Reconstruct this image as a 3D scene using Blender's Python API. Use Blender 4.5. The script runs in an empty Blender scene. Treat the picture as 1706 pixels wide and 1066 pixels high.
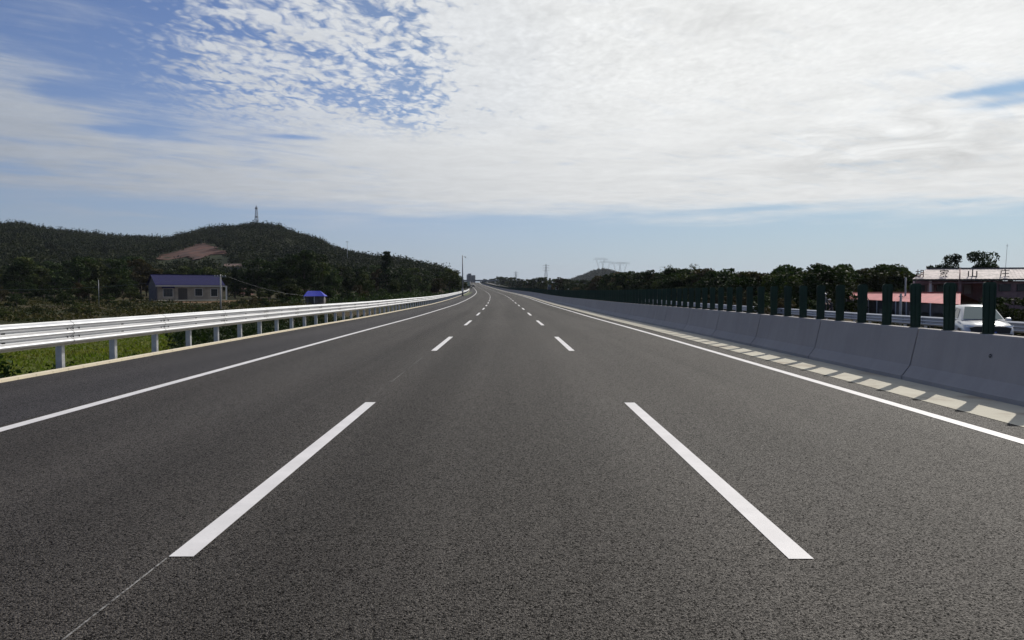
import bpy, bmesh, math, random
import numpy as np
from mathutils import Vector, Matrix
R = math.radians
rnd = random.Random(7)
rng = np.random.default_rng(11)
scene = bpy.context.scene
C = scene.collection

# ------------------------------------------------------------------ camera, exposure
CAMZ = 1.615
F_PX = 1183.0
PITCH = math.atan(49 / F_PX); YAW = math.atan(7 / F_PX)
cd = bpy.data.cameras.new('camera'); cam = bpy.data.objects.new('camera', cd); C.objects.link(cam)
cd.sensor_width = 36; cd.lens = 36 * F_PX / 1706
cd.clip_start = 0.1; cd.clip_end = 20000
cam.location = (0, 0, CAMZ)
cam.rotation_euler = (math.pi / 2 - PITCH, 0, -YAW)
scene.camera = cam
scene.view_settings.view_transform = 'Standard'; scene.view_settings.look = 'None'
scene.view_settings.exposure = 0.0; scene.view_settings.gamma = 1.0

# ------------------------------------------------------------------ sun and sky
SUN_AZ, SUN_EL = R(41), R(37.3)          # azimuth to the right of the road, elevation
sd = bpy.data.lights.new('sun', 'SUN'); sun = bpy.data.objects.new('sun', sd); C.objects.link(sun)
sd.energy = 3.6; sd.angle = R(0.53); sd.color = (1, 0.95, 0.87)
SUNV = Vector((math.sin(SUN_AZ) * math.cos(SUN_EL), math.cos(SUN_AZ) * math.cos(SUN_EL), math.sin(SUN_EL)))
sun.rotation_euler = SUNV.to_track_quat('Z', 'Y').to_euler()
sun.location = SUNV * 50

world = bpy.data.worlds.new('World'); scene.world = world; world.use_nodes = True

class NT:
    """small helper for writing node trees as formulas"""
    def __init__(s, nt): s.nt = nt; s.n = nt.nodes; s.l = nt.links
    def node(s, t, **kw):
        n = s.n.new(t)
        for k, v in kw.items(): setattr(n, k, v)
        return n
    def put(s, sock, v):
        if isinstance(v, bpy.types.NodeSocket): s.l.new(v, sock)
        elif isinstance(v, (int, float)): 
            try: sock.default_value = v
            except TypeError: sock.default_value = (v, v, v, 1) if len(sock.default_value) == 4 else (v, v, v)
        else:
            v = tuple(v); L = len(sock.default_value)
            sock.default_value = v + (1,) if L == 4 and len(v) == 3 else v
    def m(s, op, a, b=0.0, c=0.0, clamp=False):
        n = s.node('ShaderNodeMath', operation=op, use_clamp=clamp)
        for i, v in enumerate((a, b, c)): s.put(n.inputs[i], v)
        return n.outputs[0]
    def add(s, a, b): return s.m('ADD', a, b)
    def sub(s, a, b): return s.m('SUBTRACT', a, b)
    def mul(s, a, b): return s.m('MULTIPLY', a, b)
    def div(s, a, b): return s.m('DIVIDE', a, b)
    def step(s, x, a, b, lo=0.0, hi=1.0):
        n = s.node('ShaderNodeMapRange', interpolation_type='SMOOTHSTEP')
        s.put(n.inputs[0], x); s.put(n.inputs[1], a); s.put(n.inputs[2], b); s.put(n.inputs[3], lo); s.put(n.inputs[4], hi)
        return n.outputs[0]
    def mix(s, f, a, b, blend='MIX'):
        n = s.node('ShaderNodeMix', data_type='RGBA', blend_type=blend)
        s.put(n.inputs[0], f); s.put(n.inputs[6], a); s.put(n.inputs[7], b)
        return n.outputs[2]
    def comb(s, x, y, z=0.0):
        n = s.node('ShaderNodeCombineXYZ')
        for i, v in enumerate((x, y, z)): s.put(n.inputs[i], v)
        return n.outputs[0]
    def sep(s, v):
        n = s.node('ShaderNodeSeparateXYZ'); s.put(n.inputs[0], v); return n.outputs
    def noise(s, vec, scale, detail=3, rough=0.5, dist=0.0):
        n = s.node('ShaderNodeTexNoise'); s.put(n.inputs['Vector'], vec); s.put(n.inputs['Scale'], scale)
        s.put(n.inputs['Detail'], detail); s.put(n.inputs['Roughness'], rough); s.put(n.inputs['Distortion'], dist)
        return n.outputs[0]
    def voro(s, vec, scale, feature='F1', out=0, rand=1.0):
        n = s.node('ShaderNodeTexVoronoi', feature=feature); s.put(n.inputs['Vector'], vec); s.put(n.inputs['Scale'], scale)
        s.put(n.inputs['Randomness'], rand)
        return n.outputs[out]
    def vm(s, op, a, b):
        n = s.node('ShaderNodeVectorMath', operation=op); s.put(n.inputs[0], a); s.put(n.inputs[1], b)
        return n.outputs['Value'] if op == 'DOT_PRODUCT' else n.outputs[0]

def build_world():
    t = NT(world.node_tree); t.n.clear()
    sky = t.node('ShaderNodeTexSky', sky_type='NISHITA'); sky.sun_disc = False
    sky.sun_elevation = SUN_EL; sky.sun_rotation = SUN_AZ
    sky.altitude = 50; sky.air_density = 1.0; sky.dust_density = 0.7; sky.ozone_density = 3.5
    dr = t.node('ShaderNodeTexCoord').outputs['Generated']
    x, y, z = t.sep(dr)
    az = t.m('ARCTAN2', x, y)
    el = t.m('ARCSINE', z)
    zz = t.m('MAXIMUM', z, 0.012)
    zz = t.add(zz, 0.03)
    px_, py_ = t.div(x, zz), t.div(y, zz)
    P = t.comb(px_, py_, 0.0)
    cosun = t.vm('DOT_PRODUCT', dr, tuple(SUNV))
    A = lambda px: math.atan((px - 846) / F_PX)
    E = lambda py, px=846: math.atan((484 - py) / F_PX * math.cos(A(px)))
    def blob(px, py, sx, sy, rot=0.0):
        a0, e0 = A(px), E(py, px)
        dx, dy = t.sub(az, a0), t.sub(el, e0)
        c_, s_ = math.cos(rot), math.sin(rot)
        u = t.add(t.mul(dx, c_ / (sx / F_PX)), t.mul(dy, s_ / (sx / F_PX)))
        v = t.add(t.mul(dx, -s_ / (sy / F_PX)), t.mul(dy, c_ / (sy / F_PX)))
        r = t.add(t.mul(u, u), t.mul(v, v))
        return t.m('POWER', 2.718, t.mul(r, -1.0))
    # streaky veils of cirrostratus on a plane high overhead
    Pr = t.node('ShaderNodeVectorRotate', rotation_type='Z_AXIS'); t.put(Pr.inputs['Vector'], P); Pr.inputs['Angle'].default_value = R(-35)
    rx, ry, _ = t.sep(Pr.outputs[0])
    n_big = t.noise(t.comb(t.mul(px_, 0.7), t.mul(py_, 0.5), 1.3), 1.0, 6, 0.58, 0.6)
    n_str = t.noise(t.comb(t.mul(px_, 1.0), t.mul(py_, 1.0), 4.0), 2.2, 7, 0.62, 0.6)
    n_wisp = t.noise(t.comb(t.mul(rx, 1.2), t.mul(ry, 6.0), 7.0), 1.6, 6, 0.62, 0.7)
    n_hor = t.noise(t.comb(t.mul(az, 2.2), t.mul(el, 26.0), 6.0), 2.0, 6, 0.6, 0.5)
    cov = t.step(az, A(330), A(760), 0.12, 0.98)
    low = t.mul(t.step(el, E(200), E(310), 0.0, 0.82), t.step(az, A(-100), A(420), .72, 1.0))
    cov = t.m('MAXIMUM', cov, low)
    for (bx, by, sx, sy, w) in [(20, 168, 120, 66, .72), (150, 215, 60, 18, .25), (340, 175, 120, 40, .30), (140, 25, 130, 26, .30), (470, 225, 170, 30, .24), (300, 290, 300, 30, .15), (380, 330, 300, 22, .12), (620, 255, 260, 30, .25)]:
        cov = t.add(cov, t.mul(blob(bx, by, sx, sy), w))
    for (bx, by, sx, sy, w) in [(1705, 146, 80, 10, .80), (1670, 174, 45, 6, .50), (1600, 160, 34, 5, .3), (1560, 120, 60, 6, .2), (230, 100, 120, 55, .22), (120, 158, 60, 16, .42), (690, 178, 50, 8, .62), (495, 231, 38, 4, .75), (190, 218, 70, 9, .55), (60, 238, 120, 7, .35),
                                (945, 274, 22, 4, .4), (905, 214, 18, 6, .3), (1270, 347, 90, 5, .62), (1390, 362, 90, 5, .55), (1610, 336, 60, 5, .55), (60, 285, 170, 12, .38), (1180, 352, 120, 4, .3),
                                (860, 272, 15, 3, .3), (1450, 272, 90, 4, .25)]:
        cov = t.sub(cov, t.mul(blob(bx, by, sx, sy), w))
    lefty = t.step(az, A(900), A(500), 0.45, 1.0)
    dens = t.add(cov, t.mul(t.sub(n_big, 0.5), t.mul(lefty, 0.75)))
    dens = t.add(dens, t.mul(t.sub(n_str, 0.5), t.mul(lefty, 0.85)))
    dens = t.add(dens, t.mul(t.sub(n_wisp, 0.5), 0.75))
    dens = t.add(dens, t.mul(t.sub(n_hor, 0.5), t.step(el, E(150), E(300), 0.0, 0.7)))
    veil = t.step(dens, 0.12, 0.98)
    # mackerel cells of cirrocumulus, upper middle of the view
    w1 = t.noise(P, 6.0, 3, 0.55); w2 = t.noise(t.comb(py_, px_, 3.0), 6.0, 3, 0.55)
    Pw = t.comb(t.add(px_, t.mul(t.sub(w1, 0.5), 0.12)), t.mul(t.add(py_, t.mul(t.sub(w2, 0.5), 0.22)), 0.62), 0.0)
    cell = t.voro(Pw, 27.0, 'SMOOTH_F1')
    cell2 = t.voro(Pw, 52.0, 'F1')
    crisp = t.add(t.mul(cell, 1.0), t.mul(cell2, 0.30))
    crisp = t.add(crisp, t.mul(t.sub(t.noise(Pw, 40.0, 4, 0.65), 0.5), 0.55))
    patch = t.noise(t.comb(t.mul(rx, .8), t.mul(ry, 1.6), 9.0), 2.6, 4, 0.6)
    thr = t.add(0.66, t.mul(t.sub(patch, 0.5), 1.5))
    thr = t.add(thr, t.step(az, A(640), A(900), 0.0, 0.62))
    thr = t.sub(thr, t.step(az, A(400), A(200), 0.0, 0.35))
    cells = t.step(t.sub(thr, crisp), -0.30, 0.34)
    cm = t.add(blob(620, 50, 240, 125), t.mul(blob(770, 140, 120, 90), 0.8))
    cm = t.add(cm, t.mul(blob(450, 110, 130, 90), 0.5))
    cm = t.mul(cm, t.add(.55, t.mul(n_str, .9)))
    cm = t.m('MINIMUM', t.mul(cm, 1.7), 1.0)
    cm = t.mul(cm, t.step(el, E(255), E(200)))
    cloud = t.add(t.mul(veil, t.sub(1.0, cm)), t.mul(cm, t.m('MAXIMUM', t.mul(cells, 0.93), t.mul(veil, 0.10))))
    # the cloud sheet ends above the horizon, with a ragged lower edge
    edge = t.add(el, t.mul(t.sub(t.noise(t.comb(t.mul(az, 1.6), t.mul(el, 14.0), 3.0), 2.2, 6, 0.62), 0.5), 0.075))
    edge = t.sub(edge, t.step(az, A(850), A(1300), 0.012, 0.0))
    bottom = t.step(edge, E(384), E(344))
    cloud = t.mul(cloud, bottom)
    # thin low bands left
    cloud = t.m('MAXIMUM', cloud, t.mul(t.step(n_hor, .40, .7), t.mul(blob(300, 350, 500, 26), 0.5)))
    back = t.step(t.m('ABSOLUTE', az), R(150), R(75))
    cloud = t.mul(cloud, t.add(.25, t.mul(back, .75)))
    # cloud light: whiter and brighter towards the sun, greyer away from it
    g = t.step(cosun, 0.20, 0.90)
    ccol = t.mix(g, (0.38, 0.425, 0.50), (0.88, 0.89, 0.885))
    lump = t.noise(t.comb(t.mul(px_, 1.2), t.mul(py_, 1.4), 5.0), 2.6, 8, 0.66, 0.4)
    relief = t.add(0.83, t.mul(lump, 0.32))
    fine = t.noise(t.comb(t.mul(px_, 1.0), t.mul(py_, 0.7), 2.0), 34.0, 4, 0.65)
    relief = t.mul(relief, t.add(0.90, t.mul(fine, t.mul(0.22, t.step(el, E(330), E(150))))))
    relief = t.add(relief, t.mul(t.sub(n_hor, .5), .10))
    relief = t.sub(relief, t.mul(t.sub(crisp, .42), t.mul(t.add(blob(900, 70, 260, 130), t.mul(blob(1250, 60, 280, 100), .5)), .17)))
    roll = t.mul(blob(1540, 235, 280, 52), t.sub(t.noise(t.comb(t.mul(az, 5.0), t.mul(el, 19.0), 8.0), 2.0, 7, 0.6, 0.9), 0.52))
    relief = t.add(relief, t.mul(roll, 0.95))
    relief = t.sub(relief, t.mul(blob(1190, 40, 80, 28), t.mul(fine, .20)))
    relief = t.sub(relief, t.mul(blob(1440, 272, 160, 7), .10))
    relief = t.m('MINIMUM', relief, 1.10)
    ccol = t.vm('MULTIPLY', ccol, t.comb(relief, relief, relief))
    S = 0.085
    sk = t.vm('MULTIPLY', sky.outputs[0], (S*.80, S*.86, S*1.10))
    dim = t.step(cosun, .5, .95, 1.0, .66)
    sk = t.vm('MULTIPLY', sk, t.comb(dim, t.mul(dim, t.step(cosun, .5, .95, 1.0, 1.22)), t.m('POWER', dim, .80)))
    # pale the horizon air a little, and keep the near-sun sky from burning out
    hz = t.m('POWER', 2.718, t.mul(t.m('MAXIMUM', el, 0.0), -7.0))
    hcol = t.mix(t.step(cosun, 0.2, 0.95), (0.325, 0.385, 0.455), (0.50, 0.575, 0.655))
    sk = t.mix(t.mul(hz, 0.92), sk, hcol)
    col = t.mix(cloud, sk, ccol)
    bg = t.node('ShaderNodeBackground'); t.put(bg.inputs[0], col); bg.inputs[1].default_value = 1.0
    out = t.node('ShaderNodeOutputWorld'); t.l.new(bg.outputs[0], out.inputs[0])
    world.cycles.sampling_method = 'MANUAL'; world.cycles.sample_map_resolution = 512
build_world()

# ------------------------------------------------------------------ helpers
def pchip(xs, ys):
    xs, ys = np.array(xs, float), np.array(ys, float)
    h = np.diff(xs); dl = np.diff(ys) / h; d = np.zeros(len(xs))
    for i in range(1, len(xs) - 1):
        if dl[i-1] * dl[i] > 0:
            w1, w2 = 2*h[i] + h[i-1], h[i] + 2*h[i-1]
            d[i] = (w1 + w2) / (w1/dl[i-1] + w2/dl[i])
    d[0], d[-1] = dl[0], dl[-1]
    def f(x):
        x = np.asarray(x, float)
        i = np.clip(np.searchsorted(xs, x) - 1, 0, len(xs) - 2)
        t = (x - xs[i]) / h[i]
        v = ((1 + 2*t)*(1-t)**2*ys[i] + t*(1-t)**2*h[i]*d[i] + t*t*(3-2*t)*ys[i+1] + t*t*(t-1)*h[i]*d[i+1])
        v = np.where(x < xs[0], ys[0] + d[0]*(x-xs[0]), v)
        return np.where(x > xs[-1], ys[-1] + d[-1]*(x-xs[-1]), v)
    return f
_yy = [-60, 0, 25, 52, 82, 112, 142, 172, 205, 250, 290, 329, 420, 520, 750, 1000, 1150, 1500, 6000]
XC = pchip(_yy, [-.107, -.107, -.15, -.29, -.59, -1.05, -1.65, -2.45, -3.55, -5.25, -7.0, -8.95, -14.0, -20.0, -34.5, -46.5, -52.0, -60.0, -150.0])
ZC = pchip(_yy, [0, 0, -.03, -.11, -.11, .01, .22, .42, .62, .92, 1.20, 1.62, 2.8, 4.35, 8.4, 13.0, 14.2, 12.0, 2.0])
def cross(d):
    d = np.asarray(d, float)
    opp = -0.35 - (np.clip(d, 8.1, 23.4) - 8.1) * 0.025
    return np.where(d > 8.1, opp, 0.0)
def RP(d, y, h=0.0):
    return Vector((float(XC(y)) + d, y, float(ZC(y)) + float(cross(d)) + h))
def proj(x, y, z):
    """photo pixel of a point (for masks of bare earth only)"""
    cy, sy = math.cos(YAW), math.sin(YAW); cp, sp = math.cos(PITCH), math.sin(PITCH)
    X = x*cy - y*sy; Y = x*sy + y*cy; Z = z - CAMZ
    D = Y*cp - Z*sp; V = Y*sp + Z*cp
    return 853 + F_PX*X/D, 533 - F_PX*V/D
def XU(px, y): # x of image column at depth y
    return math.tan(math.atan((px - 853)/F_PX) + YAW) * y
def ZV(py, y, px=846):
    """height that appears at image row py at depth y"""
    c = math.cos(math.atan((px - 853)/F_PX))
    return CAMZ + (484 - py)/F_PX * y

def sock(m): return m.node_tree.nodes['Principled BSDF'].inputs
def mat(name, col, rough=0.7, metal=0.0, var=0.0, scale=4.0, spec=None, bump=0.0, bscale=30, obj_var=0.0, coat=0.0):
    m = bpy.data.materials.new(name); m.use_nodes = True
    b = sock(m); t = NT(m.node_tree)
    b['Roughness'].default_value = rough; b['Metallic'].default_value = metal
    if spec is not None: b['Specular IOR Level'].default_value = spec
    if coat: b['Coat Weight'].default_value = coat
    P = t.node('ShaderNodeTexCoord').outputs['Object']
    c = t.mix(0.0, col, col)
    if var:
        n = t.noise(P, scale, 5, 0.6)
        c = t.mix(t.step(n, .3, .7), tuple(k*(1-var) for k in col), tuple(min(1, k*(1+var)) for k in col))
    if obj_var:
        r = t.node('ShaderNodeObjectInfo').outputs['Random']
        hsv = t.node('ShaderNodeHueSaturation'); t.put(hsv.inputs['Value'], t.add(1-obj_var, t.mul(r, 2*obj_var)))
        t.put(hsv.inputs['Hue'], t.add(0.5 - obj_var*.07, t.mul(t.m('FRACT', t.mul(r, 7.3)), obj_var*.14)))
        t.put(hsv.inputs['Color'], c); c = hsv.outputs[0]
    t.put(b['Base Color'], c)
    if bump:
        bn = t.node('ShaderNodeBump'); bn.inputs['Strength'].default_value = bump; bn.inputs['Distance'].default_value = 0.02
        t.put(bn.inputs['Height'], t.noise(P, bscale, 5, 0.6)); t.put(b['Normal'], bn.outputs[0])
    return m

def mesh_np(name, V, Fq, mats=(), mi=None, smooth=False, uv=None):
    """numpy verts + equal-sized faces to a mesh"""
    V = np.asarray(V, np.float32); Fq = np.asarray(Fq, np.int32)
    me = bpy.data.meshes.new(name); n, k = Fq.shape
    me.vertices.add(len(V)); me.vertices.foreach_set('co', V.ravel())
    me.loops.add(n*k); me.loops.foreach_set('vertex_index', Fq.ravel())
    me.polygons.add(n)
    me.polygons.foreach_set('loop_start', np.arange(0, n*k, k, dtype=np.int32))
    me.polygons.foreach_set('loop_total', np.full(n, k, dtype=np.int32))
    if mi is not None: me.polygons.foreach_set('material_index', np.asarray(mi, np.int32))
    me.polygons.foreach_set('use_smooth', np.full(n, smooth))
    for m in mats: me.materials.append(m)
    if uv is not None:
        l = me.uv_layers.new(name='uv'); l.data.foreach_set('uv', np.asarray(uv, np.float32)[Fq.ravel()].ravel())
    me.update(calc_edges=True); me.validate()
    return me
def link(name, me, parent=None, loc=None, rot=None):
    o = bpy.data.objects.new(name, me); C.objects.link(o)
    if parent: o.parent = parent
    if loc is not None: o.location = loc
    if rot is not None: o.rotation_euler = rot
    return o
def tag(o, label=None, cat=None, group=None, kind=None):
    if label: o['label'] = label
    if cat: o['category'] = cat
    if group: o['group'] = group
    if kind: o['kind'] = kind
    return o
def empty(name, loc=(0,0,0), rz=0.0):
    o = bpy.data.objects.new(name, None); C.objects.link(o); o.location = loc; o.rotation_euler = (0,0,rz); o.empty_display_size = .2
    return o
def copy_tree(o, parent=None):
    c = o.copy(); C.objects.link(c); c.parent = parent
    for ch in list(o.children): copy_tree(ch, c)
    return c

class MB:
    """collects shapes with materials into ONE mesh"""
    def __init__(s): s.bm = bmesh.new(); s.mats = []
    def mi(s, m):
        if m not in s.mats: s.mats.append(m)
        return s.mats.index(m)
    def poly(s, pts, m, smooth=False):
        f = s.bm.faces.new([s.bm.verts.new(p) for p in pts]); f.material_index = s.mi(m); f.smooth = smooth; return f
    def box(s, c, size, m, rz=0.0, M=None, bevel=0.0):
        ret = bmesh.ops.create_cube(s.bm, size=1.0)
        vs = ret['verts']
        T = Matrix.Translation(c) @ Matrix.Rotation(rz, 4, 'Z') @ Matrix.Diagonal((*size, 1))
        if M is not None: T = M @ T
        bmesh.ops.transform(s.bm, matrix=T, verts=vs)
        fs = {f for v in vs for f in v.link_faces}
        for f in fs: f.material_index = s.mi(m)
        if bevel:
            es = list({e for f in fs for e in f.edges})
            r = bmesh.ops.bevel(s.bm, geom=es, offset=bevel, segments=2, affect='EDGES', profile=0.6)
            for f in r['faces']: f.material_index = s.mi(m)
        return s
    def tube(s, p0, p1, r0, r1, m, n=8, caps=True):
        p0, p1 = Vector(p0), Vector(p1); d = (p1 - p0)
        q = d.to_track_quat('Z', 'Y').to_matrix()
        ra = []; 
        for p, r in ((p0, r0), (p1, r1)):
            ra.append([s.bm.verts.new(p + q @ Vector((r*math.cos(2*math.pi*i/n), r*math.sin(2*math.pi*i/n), 0))) for i in range(n)])
        for i in range(n):
            f = s.bm.faces.new((ra[0][i], ra[0][(i+1) % n], ra[1][(i+1) % n], ra[1][i])); f.material_index = s.mi(m); f.smooth = n > 5
        if caps:
            for k, rr in ((0, ra[0][::-1]), (1, ra[1])):
                f = s.bm.faces.new(rr); f.material_index = s.mi(m)
        return s
    def prism(s, prof, y0, y1, m, axis='Y', M=None, smooth=False, caps=True):
        """extrude a closed (a, b) profile along an axis"""
        def P(a, b, t):
            v = Vector((a, t, b)) if axis == 'Y' else (Vector((t, a, b)) if axis == 'X' else Vector((a, b, t)))
            return M @ v if M is not None else v
        A_ = [s.bm.verts.new(P(a, b, y0)) for a, b in prof]; B_ = [s.bm.verts.new(P(a, b, y1)) for a, b in prof]
        n = len(prof)
        for i in range(n):
            f = s.bm.faces.new((A_[i], A_[(i+1) % n], B_[(i+1) % n], B_[i])); f.material_index = s.mi(m); f.smooth = smooth
        if caps:
            for rr in (A_[::-1], B_):
                f = s.bm.faces.new(rr); f.material_index = s.mi(m)
        return s
    def sphere(s, c, r, m, sc=(1,1,1), seg=12):
        ret = bmesh.ops.create_uvsphere(s.bm, u_segments=seg, v_segments=max(6, seg*2//3), radius=r)
        bmesh.ops.transform(s.bm, matrix=Matrix.Translation(c) @ Matrix.Diagonal((*sc, 1)), verts=ret['verts'])
        for f in {f for v in ret['verts'] for f in v.link_faces}: f.material_index = s.mi(m); f.smooth = True
        return s
    def mesh(s, name):
        bmesh.ops.recalc_face_normals(s.bm, faces=s.bm.faces[:])
        me = bpy.data.meshes.new(name); s.bm.to_mesh(me); s.bm.free()
        for m in s.mats: me.materials.append(m)
        return me
    def build(s, name, parent=None, loc=None, rot=None): return link(name, s.mesh(name), parent, loc, rot)

# ------------------------------------------------------------------ materials
def asphalt_mat(name, base, shoulder, seam_y=41.0, sp=1.0):
    m = bpy.data.materials.new(name); m.use_nodes = True; b = sock(m); t = NT(m.node_tree)
    P = t.node('ShaderNodeTexCoord').outputs['Object']
    uv = t.node('ShaderNodeUVMap'); uv.uv_map = 'uv'; u, v, _ = t.sep(uv.outputs[0])
    stone = t.voro(P, 115.0, 'F1', 1)          # one random shade per bit of aggregate
    sx, sy, sz = t.sep(stone)
    pit = t.voro(P, 115.0, 'F1', 0)
    gr = t.noise(P, 85.0, 3, 0.75)
    gm = t.noise(P, 60.0, 6, 0.80)
    sp1 = t.mul(t.sub(sx, 0.42), 2.4*sp)
    sp2 = t.mul(t.sub(gr, 0.5), 4.6*sp)
    bright = t.m('MAXIMUM', t.add(t.add(1.0, t.mul(t.sub(gm, .5), 2.2)), t.add(sp1, sp2)), 0.07)
    band = t.step(t.noise(t.comb(t.mul(u, 0.62), t.mul(v, 0.014), 2.0), 1.3, 4, 0.6), .25, .75)
    blot = t.noise(t.comb(t.mul(u, 0.5), t.mul(v, 0.12), 3.0), 1.0, 5, 0.6)
    cloudy = t.add(0.66, t.add(t.mul(band, 0.34), t.mul(blot, 0.30)))
    # polished wheel tracks in each lane
    trk = t.m('COSINE', t.mul(t.add(u, 0.107), 2*math.pi*2/3.75))
    cloudy = t.add(cloudy, t.mul(trk, 0.07))
    st = t.noise(t.comb(t.mul(u, 1.6), t.mul(v, .5), 5.0), 1.0, 4, .6)
    cloudy = t.sub(cloudy, t.mul(t.step(st, .62, .74), .07))
    seam = t.step(t.add(v, t.mul(t.noise(t.comb(u, v, 0.0), 1.5, 2), .25)), seam_y, seam_y + .2)
    cloudy = t.mul(cloudy, t.sub(1.0, t.mul(seam, 0.06)))
    sline = t.m('SUBTRACT', 1.0, t.m('MULTIPLY', t.m('ABSOLUTE', t.sub(v, seam_y)), 4.0), clamp=True)
    cloudy = t.sub(cloudy, t.mul(sline, 0.10))
    k = t.mul(bright, cloudy)
    sh = t.step(u, -5.95, -6.0)
    tint = t.mix(t.noise(t.comb(t.mul(u, .4), t.mul(v, .2), 8.0), 1.0, 3), (base[0]*1.03, base[1]*.99, base[2]*.95), (base[0]*.97, base[1]*1.01, base[2]*1.04))
    c = t.mix(sh, tint, shoulder)
    c = t.vm('MULTIPLY', c, t.comb(k, k, k))
    t.put(b['Base Color'], c); b['Roughness'].default_value = 0.70; t.put(b['Specular IOR Level'], t.m('MINIMUM', t.mul(k, 0.24), 0.8))
    bn = t.node('ShaderNodeBump'); bn.inputs['Strength'].default_value = 0.9; bn.inputs['Distance'].default_value = 0.006
    t.put(bn.inputs['Height'], t.add(t.mul(pit, -1.2), t.mul(gr, 1.0))); t.put(b['Normal'], bn.outputs[0])
    return m
M_asph = asphalt_mat('asphalt', (.0285, .0232, .0178), (.0245, .0210, .0200))
M_asph2 = asphalt_mat('asphalt_opposite', (.038, .034, .030), (.038, .034, .030))

def paint_mat(name, col):
    m = bpy.data.materials.new(name); m.use_nodes = True; b = sock(m); t = NT(m.node_tree)
    P = t.node('ShaderNodeTexCoord').outputs['Object']
    n1 = t.noise(P, 2.5, 5, 0.65); n2 = t.noise(P, 60.0, 4, 0.7)
    c = t.mix(t.step(n1, .35, .7), tuple(k*.87 for k in col), col)
    c = t.mix(t.step(n2, .58, .74), c, tuple(k*.66 for k in col))
    t.put(b['Base Color'], c); b['Roughness'].default_value = .55
    bn = t.node('ShaderNodeBump'); bn.inputs['Strength'].default_value = .25; bn.inputs['Distance'].default_value = .004
    t.put(bn.inputs['Height'], n2); t.put(b['Normal'], bn.outputs[0])
    return m
M_paint = paint_mat('road_paint', (.74, .71, .69))
def chalk_mat():
    m = bpy.data.materials.new('chalk'); m.use_nodes = True; b = sock(m); t = NT(m.node_tree)
    P = t.node('ShaderNodeTexCoord').outputs['Object']
    n = t.noise(P, 30.0, 4, 0.7); n2 = t.noise(P, .6, 2)
    al = t.mul(t.step(n, .34, .60), t.step(n2, .35, .6, .25, 1.0))
    b['Base Color'].default_value = (.27, .26, .245, 1); b['Roughness'].default_value = .9
    t.put(b['Alpha'], al); return m
M_chalk = chalk_mat()
def conc_mat(name, col, streak=0.25):
    m = bpy.data.materials.new(name); m.use_nodes = True; b = sock(m); t = NT(m.node_tree)
    tc = t.node('ShaderNodeTexCoord'); P = tc.outputs['Object']; x, y, z = t.sep(P)
    rd = t.node('ShaderNodeObjectInfo').outputs['Random']
    off = t.mul(rd, 40.0)
    n1 = t.noise(t.comb(t.add(x, off), t.add(y, off), z), 1.1, 6, 0.6)
    n2 = t.noise(t.comb(t.mul(t.add(y, off), 3.5), t.mul(z, .45), off), 1.2, 4, 0.6)
    n3 = t.noise(P, 45.0, 4, 0.65)
    k = t.add(.80, t.add(t.mul(n1, streak), t.mul(n2, streak*.7)))
    k = t.mul(k, t.add(.93, t.mul(n3, .14)))
    k = t.mul(k, t.add(.96, t.mul(rd, .08)))
    c = t.vm('MULTIPLY', col, t.comb(k, k, k))
    t.put(b['Base Color'], c); b['Roughness'].default_value = .85
    bn = t.node('ShaderNodeBump'); bn.inputs['Strength'].default_value = .2; bn.inputs['Distance'].default_value = .01
    t.put(bn.inputs['Height'], n3); t.put(b['Normal'], bn.outputs[0]); return m
M_conc = conc_mat('barrier_concrete', (.295, .268, .248), .38)
M_strip = conc_mat('sandy_concrete', (.50, .465, .365), .28)
NTs = NT(M_strip.node_tree); _b = sock(M_strip); _P = NTs.node('ShaderNodeTexCoord').outputs['Object']
_c = _b['Base Color'].links[0].from_socket
NTs.put(_b['Base Color'], NTs.mix(NTs.step(NTs.noise(_P, .9, 5, .7), .48, .68, 0, .55), _c, (.24, .17, .115)))
M_kerb = conc_mat('kerb_concrete', (.66, .58, .43), .25)
M_bridge = conc_mat('bridge_concrete', (.22, .22, .22), .2)
M_joint = mat('dark_joint', (.03, .028, .027), .95)
def galv():
    m = bpy.data.materials.new('galvanised_steel'); m.use_nodes = True; b = sock(m); t = NT(m.node_tree)
    P = t.node('ShaderNodeTexCoord').outputs['Object']; x, y, z = t.sep(P)
    n = t.voro(P, 26.0, 'F1', 1); nx, _, _ = t.sep(n)
    d = t.noise(t.comb(x, t.mul(y, .35), t.mul(z, 4.0)), 2.2, 5, .6)
    k = t.add(t.add(.90, t.mul(nx, .06)), t.mul(t.sub(d, .5), .16))
    t.put(b['Base Color'], t.vm('MULTIPLY', (.56, .565, .58), t.comb(k, k, k)))
    b['Metallic'].default_value = .6; t.put(b['Roughness'], t.add(.30, t.mul(d, .22)))
    return m
M_galv = galv()
M_galvd = mat('dull_galvanised', (.50, .49, .475), .55, .10, .12, 6)
M_bolt = mat('dark_bolt', (.035, .033, .035), .6, .5)
M_green = mat('green_board', (.006, .026, .015), .55, 0, .2, 3, spec=.35, obj_var=.12)
M_black = mat('black_plastic', (.012, .012, .013), .45)

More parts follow.
